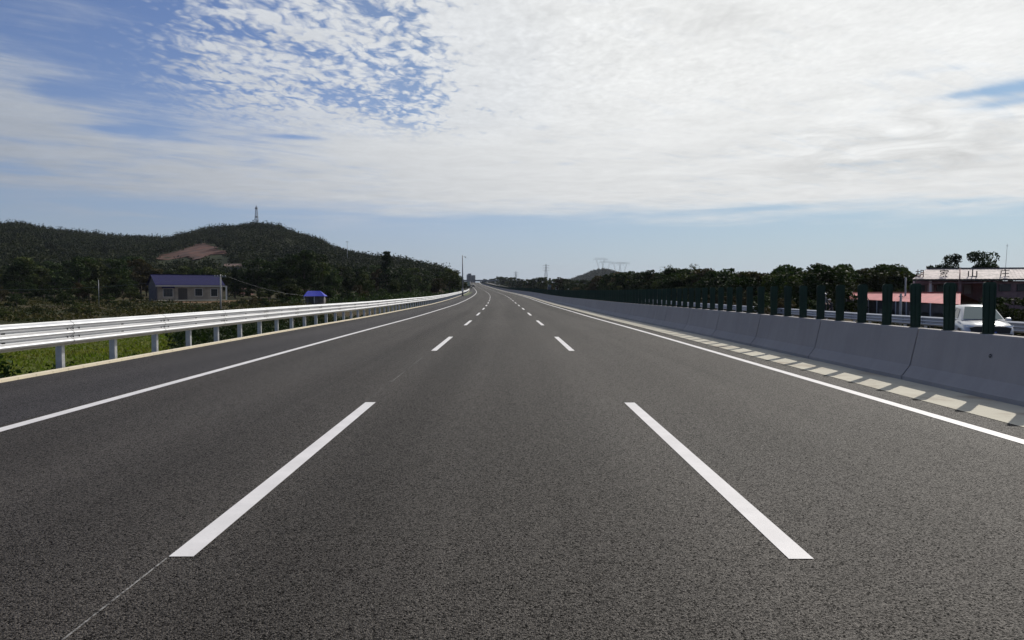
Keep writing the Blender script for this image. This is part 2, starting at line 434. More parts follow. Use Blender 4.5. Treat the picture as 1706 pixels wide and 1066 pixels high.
def foliage_mat(name, col, col2, tr=0.16, obj_var=0.35, clump=0.5, dead=None):
    m = bpy.data.materials.new(name); m.use_nodes = True; t = NT(m.node_tree); b = t.n['Principled BSDF']
    geo = t.node('ShaderNodeNewGeometry'); P = geo.outputs['Position']
    n = t.noise(P, clump, 3, 0.6); n2 = t.noise(P, clump*7, 2, 0.6)
    r = t.node('ShaderNodeObjectInfo').outputs['Random']
    isl = geo.outputs['Random Per Island']
    f = t.step(t.add(t.mul(n, .7), t.mul(n2, .3)), .36, .64)
    c = t.mix(f, col, col2)
    if dead: c = t.mix(t.step(t.m('FRACT', t.mul(r, 13.7)), .80, .95, 0.0, .75), c, dead)
    v = t.mul(t.add(1-obj_var, t.mul(r, 2*obj_var)), t.add(.72, t.mul(isl, .56)))
    c = t.vm('MULTIPLY', c, t.comb(v, v, v))
    t.put(b.inputs['Base Color'], c); b.inputs['Roughness'].default_value = .65; b.inputs['Specular IOR Level'].default_value = .08
    tl = t.node('ShaderNodeBsdfTranslucent'); t.put(tl.inputs[0], t.vm('MULTIPLY', c, (1.2, 1.5, .5)))
    mx = t.node('ShaderNodeMixShader'); mx.inputs[0].default_value = tr
    t.l.new(b.outputs[0], mx.inputs[1]); t.l.new(tl.outputs[0], mx.inputs[2])
    t.l.new(mx.outputs[0], t.n['Material Output'].inputs[0]); return m
M_leafA = foliage_mat('leaves_dark', (0.0130, 0.0230, 0.0086), (0.0360, 0.0518, 0.0158), dead=(.060, .038, .020))
M_leafB = foliage_mat('leaves_olive', (0.0240, 0.0336, 0.0112), (0.0600, 0.0680, 0.0208), dead=(.075, .050, .026))
M_leafC = foliage_mat('needles', (0.0120, 0.0210, 0.0105), (0.0270, 0.0413, 0.0165))
M_hill = foliage_mat('hill_forest', (0.0075, 0.0135, 0.0075), (0.0330, 0.0375, 0.0150), tr=.12, obj_var=0, clump=.06)
M_scrub = foliage_mat('scrub', (.024, .032, .012), (.070, .056, .024), obj_var=.2, clump=.12)
M_grass = foliage_mat('field_grass_blades', (.092, .118, .018), (.145, .135, .030), tr=.35, obj_var=0, clump=.25)
M_weed = foliage_mat('weeds', (.022, .045, .012), (.050, .085, .020), obj_var=0, clump=.8)
M_bark = mat('bark', (.055, .043, .032), .9, 0, .3, 6)

# ------------------------------------------------------------------ terrain
SKY_U = [-600, 0, 40, 90, 150, 195, 240, 275, 310, 350, 400, 430, 465, 490, 530, 560, 600, 650, 700, 740, 760, 775, 787, 800]
SKY_V = [372, 367, 367, 378, 384, 390, 389, 391, 384, 376, 371, 368, 371, 380, 391, 405, 416, 421, 429, 438, 452, 464, 475, 480]
s_u = pchip(SKY_U, SKY_V)
R_u = pchip([-600, 0, 200, 400, 560, 700, 790], [560, 620, 720, 760, 660, 480, 420])
TREE_H = 9.5
adj_u = pchip([-600, 0, 200, 430, 600, 740, 800], [3.5, 3.5, 5.5, 7.5, 3.5, 2.0, 0])
def smooth(t): t = np.clip(t, 0, 1); return t*t*(3-2*t)
bl_y = pchip([-80, 25, 45, 70, 110, 150, 200, 260, 400, 900], [-2.8, -2.5, -2.2, -1.75, -1.0, -.45, .3, 1.4, 2.0, 2.0])
def GZ(x, y):
    """height of the land"""
    x = np.asarray(x, float); y = np.asarray(y, float)
    x, y = np.broadcast_arrays(x, y)
    zr = ZC(y); d = x - XC(y)
    # left land
    yy = np.maximum(y, 1.0); u = np.clip(846 + F_PX * x / yy, -600, 800)
    Rr = R_u(u); Ft = 215.0 + 60*np.clip((u-500)/300, 0, 1)
    Hs = (484 - s_u(u))/F_PX*Rr + CAMZ - TREE_H - 1.0 - adj_u(u)
    t = (y - Ft)/(Rr - Ft)
    hill = Hs * np.where(t < 1, smooth(np.clip(t, 0, 1))**.85, 1 - .55*smooth((y-Rr)/500))
    hill += np.sin(x*.045+1)*np.sin(y*.038)*1.6*smooth(t*2)*(t < .92) * np.clip((840-u)/100, 0, 1)
    bl = bl_y(y) + .22*np.sin(x*.11)*np.sin(y*.083+1) + .12*np.sin(x*.31+y*.17)
    bl = np.maximum(bl, np.where(y > 300, zr - 3.0, -99)); bl = bl + np.maximum(hill, 0)
    drop = zr - .06 - np.maximum(-d - 9.7, 0)/1.7; rise = zr - .04 + np.maximum(-d - 10.2, 0)/1.3
    left = np.where(bl < zr, np.maximum(bl, drop), np.minimum(bl, rise))
    # right land
    br = -1.6 + np.maximum(zr, 0)*.85 + .2*np.sin(x*.13)*np.sin(y*.09)
    br = br + 37*np.exp(-(((x-232)/62)**2 + ((y-1700)/140)**2)) + 16*np.exp(-(((x-160)/120)**2 + ((y-1850)/160)**2))
    zo = zr - .73
    drop = zo - .05 - np.maximum(d - 24.0, 0)/1.8
    right = np.maximum(br, drop)
    right = right + .84*np.exp(-(((x - 24.8)/2.1)**4 + ((y - 54)/6.0)**4))*(d > 23.45)
    base = np.where(d < 0, left, right)
    inside = (d > -8.93) & (d < 23.45)
    return np.where(inside, zr - 1.25, base)

M_ground = bpy.data.materials.new('land'); M_ground.use_nodes = True
def ground_mat():
    b = sock(M_ground); t = NT(M_ground.node_tree)
    P = t.node('ShaderNodeTexCoord').outputs['Object']; x, y, z = t.sep(P)
    n1 = t.noise(P, .06, 6, .6); n2 = t.noise(P, .5, 5, .65); n3 = t.noise(P, 6.0, 4, .7)
    c = t.mix(t.step(n1, .4, .62), (.030, .038, .015), (.068, .050, .026))
    c = t.mix(t.step(n2, .5, .7, 0, .6), c, (.11, .075, .040))
    near = t.mul(t.mul(t.mul(t.step(y, 66, 56), t.step(t.div(x, t.m('MAXIMUM', y, 1.0)), -.42, -.46)), t.step(x, -9, -12)), t.step(n2, .72, .5, .5, 1.0))
    c = t.mix(near, c, (.095, .115, .020))
    c = t.mix(t.step(n3, .35, .75, 0, .35), c, (.028, .032, .012))
    # trampled red earth yard in front of the blue-roofed house
    rx, ry = t.div(t.add(x, 66.0), 22.0), t.div(t.sub(y, 141.0), 7.5)
    e = t.add(t.add(t.mul(rx, rx), t.mul(ry, ry)), t.mul(t.sub(n2, .5), 1.3))
    c = t.mix(t.step(e, 1.1, .6), c, (.15, .095, .055))
    c = t.mix(t.step(y, 1200, 1700), c, (.022, .032, .014))
    c = t.mix(t.mul(t.step(y, 240, 320), t.step(x, 60, -30)), c, (.030, .036, .016))
    t.put(b['Base Color'], c); b['Roughness'].default_value = .95; b['Specular IOR Level'].default_value = .1
    bn = t.node('ShaderNodeBump'); bn.inputs['Distance'].default_value = .15; bn.inputs['Strength'].default_value = .6
    t.put(bn.inputs['Height'], t.add(n3, t.mul(n2, 2.0))); t.put(b['Normal'], bn.outputs[0])
ground_mat()
def grid(name, ds, ys, m, use_d=True, zf=GZ, smooth_=True):
    D, Y = np.meshgrid(ds, ys); X = D + (XC(Y) if use_d else 0)
    Z = zf(X, Y); nr, nc = D.shape
    V = np.stack([X.ravel(), Y.ravel(), Z.ravel()], 1)
    i = (np.arange(nr-1)[:, None]*nc + np.arange(nc-1)[None]).ravel()
    Fq = np.stack([i, i+1, i+nc+1, i+nc], 1)
    return link(name, mesh_np(name, V, Fq, [m], smooth=smooth_))
ds = np.unique(np.concatenate([[-4000, -3000, -2200, -1600, -1200, -1000], np.arange(-900, -300, 15), np.arange(-300, -60, 7), np.arange(-60, -20, 3), np.arange(-20, -9.6, 1.1),
      [-9.9, -9.5, -9.2, -8.95, -8.90, -5, 0, 8, 15, 23.4, 23.5, 23.8, 24.2], np.arange(25, 40, 1.5), np.arange(40, 120, 5), np.arange(120, 700, 18), [800, 1000, 1300, 1700, 2300, 3000, 4000]]))
ys = np.unique(np.concatenate([[-400, -250, -160, -120, -90], np.arange(-70, 100, 4), np.arange(100, 400, 6), np.arange(400, 1250, 12), np.arange(1250, 1560, 60), np.arange(1560, 1900, 20), np.arange(1900, 3200, 60), [3500, 4000, 5000, 6500]]))
tag(grid('ground', ds, ys, M_ground), kind='structure')

# bare red earth cuts, laid over the land
M_earth = mat('red_earth', (.075, .024, .011), .95, 0, .5, .16, bump=.5, bscale=1.5)
def in_poly(u, v, poly):
    ins = np.zeros(np.shape(u), bool); n = len(poly)
    for i in range(n):
        (x1, y1), (x2, y2) = poly[i], poly[(i+1) % n]
        c = ((y1 > v) != (y2 > v)) & (u < (x2-x1)*(v-y1)/((y2-y1) + 1e-9) + x1)
        ins ^= c
    return ins
def earth_patch(poly, y0, y1, step=2.5, lift=.5):
    u0, u1 = min(p[0] for p in poly), max(p[0] for p in poly)
    xs = np.arange(XU(u0, y1) - 10, XU(u1, y0) + 10, step); yy = np.arange(y0, y1, step)
    X, Y = np.meshgrid(xs, yy); Z = GZ(X, Y) + lift + .35*np.sin(X*.3)*np.sin(Y*.23)
    u, v = proj(X, Y, Z)
    u = u + 2.0*np.sin(Y*.31+X*.2) + 1.2*np.sin(X*.9); v = v + .8*np.sin(X*.37+1) + .5*np.sin(X*1.1+Y*.2)
    ok = in_poly(u, v, poly)
    nr, nc = X.shape; idx = np.arange(nr*nc).reshape(nr, nc)
    q = ok[:-1, :-1] & ok[1:, :-1] & ok[:-1, 1:] & ok[1:, 1:]
    i = idx[:-1, :-1][q]
    V = np.stack([X.ravel(), Y.ravel(), Z.ravel()], 1)
    Fq = np.stack([i, i+1, i+nc+1, i+nc], 1); used = np.unique(Fq); mp = np.zeros(nr*nc, int); mp[used] = np.arange(len(used))
    o = link('bare_earth', mesh_np('bare_earth', V[used], mp[Fq], [M_earth], smooth=True)); tag(o, kind='structure'); return o
EARTH = [[(253, 432), (262, 425), (288, 419), (312, 411), (330, 404), (345, 404), (362, 411), (384, 420), (386, 424), (352, 425), (338, 431), (322, 434), (306, 428), (284, 433), (266, 435)],
         [(396, 482), (402, 475), (414, 478), (425, 488), (420, 492), (400, 490)], [(716, 493), (722, 484), (734, 481), (744, 486), (752, 491)]]
earth_patch(EARTH[0], 300, 660)
earth_patch(EARTH[1], 150, 280, 1.0, .25)
earth_patch(EARTH[2], 120, 330, 1.0, .5)

# ------------------------------------------------------------------ road surfaces
def ysteps(y0, y1):
    out = [y0]
    while out[-1] < y1:
        y = out[-1]; out.append(min(y1, y + (2.0 if y < 350 else (5.0 if y < 900 else 20))))
    return np.array(out)
def sheet(name, d0, d1, y0, y1, h, m, nd=2, kind='structure', h2=None):
    ysx = ysteps(y0, y1); dd = np.linspace(d0, d1, nd); D, Y = np.meshgrid(dd, ysx)
    hh = h if h2 is None else h + (h2-h)*(D-d0)/(d1-d0)
    X = D + XC(Y); Z = ZC(Y) + cross(D) + hh; nr, nc = D.shape
    i = (np.arange(nr-1)[:, None]*nc + np.arange(nc-1)[None]).ravel()
    o = link(name, mesh_np(name, np.stack([X.ravel(), Y.ravel(), Z.ravel()], 1), np.stack([i, i+1, i+nc+1, i+nc], 1), [m], uv=np.stack([D.ravel(), Y.ravel()], 1), smooth=True))
    if kind: tag(o, kind=kind)
    return o
def thick(name, prof, y0, y1, m, seg=None, gap=0.012):
    """closed (d,h) profile swept along the road; with seg, cut into stones with open joints"""
    Vs, Fs = [], []; n = len(prof); ya = y0
    cuts = []
    while ya < y1:
        if seg and ya < 90: cuts.append((ya, ya+seg-gap)); ya += seg
        else: cuts.append((ya, y1)); break
    for a, b in cuts:
        yy = [a, b] if (b - a) < 3 else list(ysteps(a, b)); base = len(Vs)
        for k, y in enumerate(yy):
            for d, h in prof:
                p = RP(d, y, h); p.z = float(ZC(y)) + h; Vs.append(p[:])
        for k in range(len(yy)-1):
            for j in range(n):
                Fs.append((base+k*n+j, base+k*n+(j+1) % n, base+(k+1)*n+(j+1) % n, base+(k+1)*n+j))
        assert n == 4
        Fs.append((base, base+1, base+2, base+3)); e = base + (len(yy)-1)*n; Fs.append((e+3, e+2, e+1, e))
    return tag(link(name, mesh_np(name, Vs, Fs, [m])), kind='structure')
sheet('road', -8.82, 7.36, -40, 1500, 0, M_asph, 9)
sheet('opposite_road', 8.1, 23.4, -40, 1500, 0, M_asph2, 5)
sheet('road_edge_line', -5.875, -5.70, -40, 1450, .004, M_paint)
sheet('road_edge_line', 5.54, 5.71, -40, 1450, .004, M_paint)
sheet('opposite_edge_line', 20.2, 20.4, -40, 1000, .004, M_paint)
sheet('opposite_edge_line', 9.2, 9.4, -40, 1000, .004, M_paint)
sheet('concrete_strip', 6.22, 7.32, -40, 1450, .005, M_strip)
thick('kerb', [(-8.95, -.15), (-8.95, .055), (-8.82, .05), (-8.82, -.15)], -40.03, 900, M_kerb, seg=.5)
# dashed lane lines: 6 m dashes, 9 m gaps, one sheet mesh per lane line
def dashes(name, d, ys0, w=.15, y1=1400):
    Vs, Fs = [], []; y = ys0
    while y < y1:
        yy = np.linspace(y, y+6, 4); b = len(Vs)
        for q in yy:
            for s in (-1, 1): p = RP(d + s*w/2, float(q), .004); Vs.append(p[:])
        for k in range(3): Fs.append((b+2*k, b+2*k+1, b+2*k+3, b+2*k+2))
        y += 15
    return tag(link(name, mesh_np(name, Vs, Fs, [M_paint])), kind='structure')
dashes('lane_line', -1.875, 4.26-30)
dashes('lane_line', 1.875, 4.20-30)
dashes('opposite_lane_line', 13.0, -30, y1=900)
dashes('opposite_lane_line', 16.7, -30, y1=900)
for a, b in ((-10, 4.24), (10.4, 17.5)):
    sheet('chalk_line', -1.955, -1.943, a, b, .0045, M_chalk)
# grassed-over patch of the shoulder past the camera pole
M_mat = mat('shoulder_grass', (.085, .105, .045), .95, 0, .3, .8)
sheet('shoulder_verge', -8.75, -7.3, 168, 262, .05, M_mat, 3)

# ------------------------------------------------------------------ placement along the road
def frame_at(d, y, L=4.0):
    a, b = RP(d, y), RP(d, y+L); v = b - a
    return a, Vector((math.atan2(v.z, math.hypot(v.x, v.y)), 0, math.atan2(-v.x, v.y)))

# ------------------------------------------------------------------ steel guardrail (three-wave beam)
def rail_mesh(L, side=1, seed=0):
    mb = MB(); n = 30; H = .506
    prof = [(side*(.0425*(1-math.cos(2*math.pi*3*i/n))), H*i/n) for i in range(n+1)]
    prof = [(side*(.085*(.5-.5*math.cos(2*math.pi*3*i/n))**.75), H*i/n) for i in range(n+1)]
    ysg = [0, L*.5, L]
    rows = [[mb.bm.verts.new((a, yv, h)) for a, h in prof] for yv in ysg]
    k = mb.mi(M_galv)
    for r0, r1 in zip(rows, rows[1:]):
        for i in range(n):
            f = mb.bm.faces.new((r0[i], r0[i+1], r1[i+1], r1[i]) if side > 0 else (r0[i], r1[i], r1[i+1], r0[i+1])); f.smooth = True
    # dark end lip of the lapped joint
    for i in range(n):
        a0, h0 = prof[i]; a1, h1 = prof[i+1]
        mb.poly([(a0+side*.004, -.004, h0), (a1+side*.004, -.004, h1), (a1+side*.004, .010, h1), (a0+side*.004, .010, h0)], M_bolt)
    for hz in (H/3, 2*H/3):
        for yb in (.09, .30, L-.12):
            mb.tube((side*.002, yb, hz), (side*.022, yb, hz), .017, .015, M_bolt, 8)
            mb.tube((side*.022, yb, hz), (side*.030, yb, hz), .010, .010, M_galvd, 6)
        mb.box((side*.006, L*.5, hz), (.012, .09, .03), M_bolt)
    me = mb.mesh('rail_panel'); return me
def post_mesh(side=1, h=.98):
    mb = MB()
    # folded channel post
    w, dpt, th = .13, .12, .006
    x0 = -side*.20
    mb.box((x0, 0, h/2-.3), (w, .008, h+.6), M_galvd)
    mb.box((x0+w/2-.003, .05, h/2-.3), (.006, .10, h+.6), M_galv)  # sun-side flange in brighter steel, so its lit face is partly painted
    mb.box((x0-w/2+.003, .05, h/2-.3), (.006, .10, h+.6), M_galvd)
    mb.box((x0, .05, h+.004), (w, .11, .008), M_galvd)
    return mb.mesh('post')
def block_mesh(side=1):
    mb = MB(); mb.box((-side*.068, .04, .75), (.132, .15, .30), M_galvd, bevel=.006); return mb.mesh('spacer')
def guardrail(name, d, y0, y1, side, label, phase=0.0):
    root = empty(name, RP(d, y0)); tag(root, label, 'guardrail')
    inv = root.matrix_basis.inverted()
    rm, pm, bm_ = rail_mesh(4.02, side), post_mesh(side), block_mesh(side)
    y = y0; cnt = 0; ps = []
    base = RP(d, y0)
    def put(nm, me, loc, rot):
        o = link(nm, me, root, loc - base, rot); return o
    extra_r, extra_p = [], []
    while y < y1:
        a, rot = frame_at(d, y)
        if cnt < 100: put('rail_panel', rm, a + Vector((0, 0, .50)), rot)
        else: extra_r.append((a + Vector((0, 0, .5)), rot))
        cnt += 1; y += 4.0
    order = []; y = y0 + phase
    while y < y1: order.append(y); y += 2.0
    order.sort(key=lambda q: abs(q-12))
    for k, y in enumerate(order):
        a, rot = frame_at(d, y); rot = Vector((0, 0, rot.z))
        if k < 100: put('post', pm, a, rot); put('spacer', bm_, a, rot)
        else: extra_p.append((a, rot))
    for nm, me, lst in (('rail_run', rm, extra_r), ('post_run', pm, extra_p)):
        if not lst: continue
        V0 = np.array([v.co[:] for v in me.vertices]); b = bmesh.new()
        for a, rot in lst:
            from mathutils import Euler
            T = Matrix.Translation(a - base) @ Euler(rot).to_matrix().to_4x4()
            tmp = me.copy(); tmp.transform(T); b.from_mesh(tmp); bpy.data.meshes.remove(tmp)
        m2 = bpy.data.meshes.new(nm); b.to_mesh(m2); b.free()
        for mm in me.materials: m2.materials.append(mm)
        tag(link(nm, m2, root), kind='stuff')
    return root
guardrail('guardrail', -9.02, 14.87-4*6, 340, 1, 'silver three-wave steel guardrail on posts along the left kerb, beside the shoulder', phase=-.08)
guardrail('guardrail', 23.15, 11-4*5, 330, -1, 'pale steel guardrail at the far side of the opposite carriageway, seen between the green boards', phase=.1)

# ------------------------------------------------------------------ concrete median barrier
def segment_mesh(L=3.968):
    mb = MB()
    prof = [(0, -.05), (0, .075), (.012, .085), (.150, .27), (.292, .925), (.305, .94), (.495, .94), (.508, .925), (.65, .27), (.788, .085), (.80, .075), (.80, -.4)]
    ysg = [0, .012, L*.5, L-.012, L]; ins = [.006, 0, 0, 0, .006]
    k = mb.mi(M_conc); rows = []
    for yv, i_ in zip(ysg, ins):
        rows.append([mb.bm.verts.new((.4 + (a-.4)*(1-i_*2.2), yv, h - (i_ if h > .9 else 0))) for a, h in prof])
    for r0, r1 in zip(rows, rows[1:]):
        for i in range(len(prof)-1): mb.bm.faces.new((r0[i], r0[i+1], r1[i+1], r1[i]))
    mb.bm.faces.new(rows[0]); mb.bm.faces.new(rows[-1][::-1])
    return mb.mesh('segment')
bar = empty('median_barrier', RP(7.30, 0)); tag(bar, 'long grey concrete median barrier along the right shoulder, carrying the green boards', 'barrier')
seg = segment_mesh(); base = RP(7.30, 0)
y = 12.87 - 4*6; k = 0; rest = []
while y < 1250:
    a, rot = frame_at(7.30, y)
    if k < 100:
        o = link('segment', seg, bar, a - base, rot)
        if abs(y - 8.87) < .1:
            mb = MB(); 
            nrm = Vector((-.978, 0, .21)); c = Vector((.228, 1.95, .62))
            mb.tube(c, c + nrm*.006, .045, .045, M_conc, 16); mb.tube(c + nrm*.006, c + nrm*.009, .030, .030, M_joint, 16)
            mb.tube(c + nrm*.009, c + nrm*.012, .012, .012, M_conc, 10)
            mb.build('drain_hole', o)
    else: rest.append((a - base, rot))
    k += 1; y += 4.0
b = bmesh.new()
for a, rot in rest:
    from mathutils import Euler
    tmp = seg.copy(); tmp.transform(Matrix.Translation(a) @ Euler(rot).to_matrix().to_4x4()); b.from_mesh(tmp); bpy.data.meshes.remove(tmp)
m2 = bpy.data.meshes.new('segment_run'); b.to_mesh(m2); b.free(); m2.materials.append(M_conc)
tag(link('segment_run', m2, bar), kind='stuff')

# ------------------------------------------------------------------ green anti-glare boards
def board_meshes():
    mb = MB(); H = .82
    w0, w1 = .088, .104; prof = [(-w0, .0), (w0, .0), (w1, H-.05), (w1-.012, H-.015), (w1-.045, H), (-w1+.045, H), (-w1+.012, H-.015), (-w1, H-.05)]
    mb.prism(prof, -.012, .012, M_green)
    for xx in (-.075, 0, .075): mb.prism([(xx-.006, .03), (xx+.006, .03), (xx*1.12+.006, H-.05), (xx*1.12-.006, H-.05)], -.022, -.0125, M_green)
    panel = mb.mesh('panel')
    mb = MB(); mb.box((0, 0, .006), (.19, .11, .012), M_green); mb.box((0, .035, .05), (.15, .02, .085), M_green); ft = mb.mesh('foot')
    return panel, ft
pm_, fm_ = board_meshes()
ORD = ['at the right edge of the photo', 'second from the right, crossing the white car', 'third from the right, just left of the white car', 'fourth from the right, in front of the low red roof',
       'fifth from the right, in front of the low red roof', 'sixth from the right, in front of the low red roof', 'seventh from the right, at the left end of the low red roof',
       'eighth from the right, right of the helmeted person', 'ninth from the right, left of the helmeted person']
ORD += [w + ' from the right end of the row' for w in ('tenth', 'eleventh', 'twelfth', 'thirteenth', 'fourteenth', 'fifteenth', 'sixteenth', 'seventeenth', 'eighteenth', 'nineteenth', 'twentieth', 'twenty-first', 'twenty-second', 'twenty-third', 'twenty-fourth')]
nb = 0; stuffb = []
y = 10.14; i = 0
while y < 1240:
    a, rot = frame_at(7.70, y, 2.0); a = RP(7.70, y, .94)
    a.z = float(ZC(y)) + .94
    rz = rot.z + R(rnd.uniform(-4, 4)); tilt = R(rnd.uniform(-.8, .8))
    if nb < 300:
        e = empty('glare_board', a, rz); e.rotation_euler = (R(rnd.uniform(-.7, .7)), tilt, rz)
        lab = ('green anti-glare board, ' + ORD[i]) if i < len(ORD) else 'green anti-glare board in the overlapping distant part of the row'
        tag(e, lab, 'glare board', 'green anti-glare boards on the concrete median barrier')
        link('panel', pm_, e); link('foot', fm_, e); nb += 1
    else: stuffb.append((a, rz))
    i += 1; y += 1.0
b = bmesh.new()
for a, rz in stuffb:
    tmp = pm_.copy(); tmp.transform(Matrix.Translation(a) @ Matrix.Rotation(rz, 4, 'Z')); b.from_mesh(tmp); bpy.data.meshes.remove(tmp)
m2 = bpy.data.meshes.new('distant_glare_boards'); b.to_mesh(m2); b.free(); m2.materials.append(M_green)
tag(link('distant_glare_boards', m2), 'far row of green anti-glare boards merging up the climbing road', 'glare boards', kind='stuff')

# ------------------------------------------------------------------ foliage shapes
def leaf_quads(P, size, rg, flat=0.0):
    n = len(P); a = rg.normal(size=(n, 3)); a[:, 2] *= (1-flat); a /= np.linalg.norm(a, axis=1, keepdims=True) + 1e-9
    b_ = rg.normal(size=(n, 3)); b_ -= (b_*a).sum(1, keepdims=True)*a; b_ /= np.linalg.norm(b_, axis=1, keepdims=True) + 1e-9
    s = (size*rg.uniform(.6, 1.35, n))[:, None]
    k1, k2 = rg.uniform(.35, .75, (n, 1)), rg.uniform(-.3, .3, (n, 1))
    V = np.stack([P - a*s, P + b_*s*k1 + a*s*k2, P + a*s, P - b_*s*k1 + a*s*k2], 1).reshape(-1, 3)
    F_ = np.arange(4*n).reshape(n, 4); return V, F_
def broad_mesh(seed, wr=.55, nb=20, nl=2800, ls=.028, low=.28, gap=1.0):
    """unit-height tree: crown of leaf clumps and a limbed trunk"""
    rg = np.random.default_rng(seed); cen = []
    for i in range(nb):
        th = rg.uniform(0, 2*math.pi); h = rg.uniform(low, .93); t_ = (h-low)/(1-low)
        rmax = wr*.5*math.sin(math.pi*min(1, .22 + .72*t_))**.7
        r = rmax*rg.uniform(.25, 1)**.6
        cen.append((r*math.cos(th), r*math.sin(th), h, rg.uniform(.075, .135)*gap))
    cen.append((0, 0, .90, .09)); cen.append((0, 0, .62, .16)); cen = np.array(cen)
    w = cen[:, 3]**2; pick = rg.choice(len(cen), nl, p=w/w.sum())
    dv = rg.normal(size=(nl, 3)); dv /= np.linalg.norm(dv, axis=1, keepdims=True)
    rr = rg.uniform(.35, 1.12, nl)**.6
    P = cen[pick, :3] + dv*(cen[pick, 3]*rr)[:, None]*np.array([1.15, 1.15, .85])
    P[:, 2] = np.clip(P[:, 2], low*.55, 1.0)
    V, F_ = leaf_quads(P, ls, rg)
    mb = MB(); lean = rg.uniform(-.03, .03, 2); top = Vector((lean[0], lean[1], .62))
    mb.tube((0, 0, -.06), (lean[0]*.5, lean[1]*.5, .32), .026, .019, M_bark, 7, False); mb.tube((lean[0]*.5, lean[1]*.5, .32), top, .019, .010, M_bark, 6, False)
    for c in cen[rg.permutation(len(cen))[:10]]:
        hh = max(.16, min(.5, c[2]-.22)); mb.tube((lean[0]*hh, lean[1]*hh, hh), (c[0], c[1], c[2]), .009, .003, M_bark, 4, False)
    return (V, F_), mb.mesh('trunk')
def conifer_mesh(seed, wr=.34, nl=2600, ls=.022):
    rg = np.random.default_rng(seed); P = []
    nw = 15
    for k in range(nw):
        h = .14 + .82*k/(nw-1); rad = wr*.5*(1-h)**.8 + .02
        for j in range(7):
            th = rg.uniform(0, 2*math.pi); m_ = int(nl/nw/7); t_ = rg.uniform(.1, 1, m_)**.7
            L = rad*rg.uniform(.7, 1.2)
            q = np.stack([np.cos(th)*t_*L, np.sin(th)*t_*L, h - .10*t_*L/wr*1.2 + 0*t_], 1) + rg.normal(size=(m_, 3))*.013
            P.append(q)
    P = np.concatenate(P); P[:, 2] = np.clip(P[:, 2], .06, 1.0)
    V, F_ = leaf_quads(P, ls, rg, .4)
    mb = MB(); mb.tube((0, 0, -.06), (0, 0, .96), .018, .003, M_bark, 6, False)
    return (V, F_), mb.mesh('trunk')
def crown(vf, m, nm='crown'): return mesh_np(nm, vf[0], vf[1], [m])
KINDS = {}
def add_kind(key, vf, trunk, m): KINDS.setdefault(key, []).append((crown(vf, m), trunk))
for s in range(4):
    vf, tr = broad_mesh(100+s, .62+.06*(s % 2), 20, 3000); add_kind('broad', vf, tr, M_leafA); add_kind('olive', vf, tr, M_leafB)
for s in range(3):
    vf, tr = broad_mesh(200+s, .95, 16, 2600, .032, .12); add_kind('bushy', vf, tr, M_leafA); add_kind('bushyolive', vf, tr, M_leafB)
for s in range(3):
    vf, tr = conifer_mesh(300+s); add_kind('conifer', vf, tr, M_leafC)
for s in range(2):
    vf, tr = broad_mesh(400+s, .62, 11, 2600, .020, .45, .85); add_kind('pine', vf, tr, M_leafC)
for s in range(2):
    vf, tr = broad_mesh(450+s, .55, 14, 700, .018, .35, 1.0); add_kind('sparse', vf, tr, M_leafB)
LOOK = {'broad': 'rounded dark', 'olive': 'olive-tinted', 'bushy': 'low spreading dark', 'bushyolive': 'low olive-green', 'conifer': 'pointed dark', 'pine': 'tall open', 'sparse': 'thin'}
RIGHT = [(835, 'beside the far overpass'), (850, 'just right of the overpass'), (872, 'under the tiny distant pylon'), (895, 'between the two slim pylons'), (925, 'under the slim three-armed pylon'), (950, 'above the distant lorry'), (975, 'left of the dome hill'),
         (1005, 'before the dome hill'), (1045, 'under the broad-topped pylons'), (1080, 'right of the broad-topped pylons'), (1120, 'left of the first scraggly tree'), (1160, 'by the two scraggly trees'), (1200, 'right of the two scraggly trees'),
         (1245, 'in the even middle stretch of the right belt'), (1290, 'left of the lacy-topped tree'), (1340, 'by the lacy-topped tree'), (1400, 'behind the two people'), (1450, 'left of the domed olive tree'), (1600, 'behind the low red roof')]
LEFT = [(-20, 'at the left photo edge'), (40, 'near the left photo edge'), (95, 'left of the thin pale pole'), (150, 'just left of the thin pale pole'), (200, 'right of the thin pale pole'), (262, 'beside the blue-roofed gable'), (300, 'behind the left part of the long blue roof'), (345, 'behind the middle of the long blue roof'),
        (392, 'behind the right end of the long blue roof'), (440, 'just right of the long blue-roofed house'), (480, 'between the two blue roofs'), (508, 'just left of the small blue shed'), (550, 'behind the small blue shed'), (590, 'just right of the small blue shed'), (632, 'left of the tall pointed conifer'),
        (665, 'right of the tall pointed conifer'), (700, 'in the middle of the roadside belt'), (735, 'above the guardrail, left of the camera pole'), (765, 'near the camera pole'), (900, 'where the belt ends behind the camera pole')]
def where(kind, px, y, top, tab):
    side = next(w for q, w in tab if px < q)
    row = 'tall' if top < (452 if tab is RIGHT else 448) else ('medium' if top < (460 if tab is RIGHT else 466) else 'short')
    lk = LOOK[kind].replace('low ', '')
    lab = '%s %s tree %s' % (row, lk, side)
    return lab
def tree(kind, px, y, pytop, label, group, wscale=1.0, name='tree', cat='tree', x=None):
    x = XU(px, y) if x is None else x
    if label in (LB, L2, L3): label = where(kind, 846 + F_PX*x/y, y, pytop, LEFT)
    elif label == L4: label = where(kind, px, y, pytop, RIGHT)
    g = float(GZ(x, y)); H = ZV(pytop, y) - g
    if H < 1.0: H = 1.0
    cm, tm = rnd.choice(KINDS[kind])
    e = empty(name, (x, y, g - .02*H), rnd.uniform(0, 6.28)); s = H*wscale
    e.scale = (s, s, H*1.02)
    tag(e, label, cat, group)
    link('crown', cm, e); link('trunk', tm, e); return e

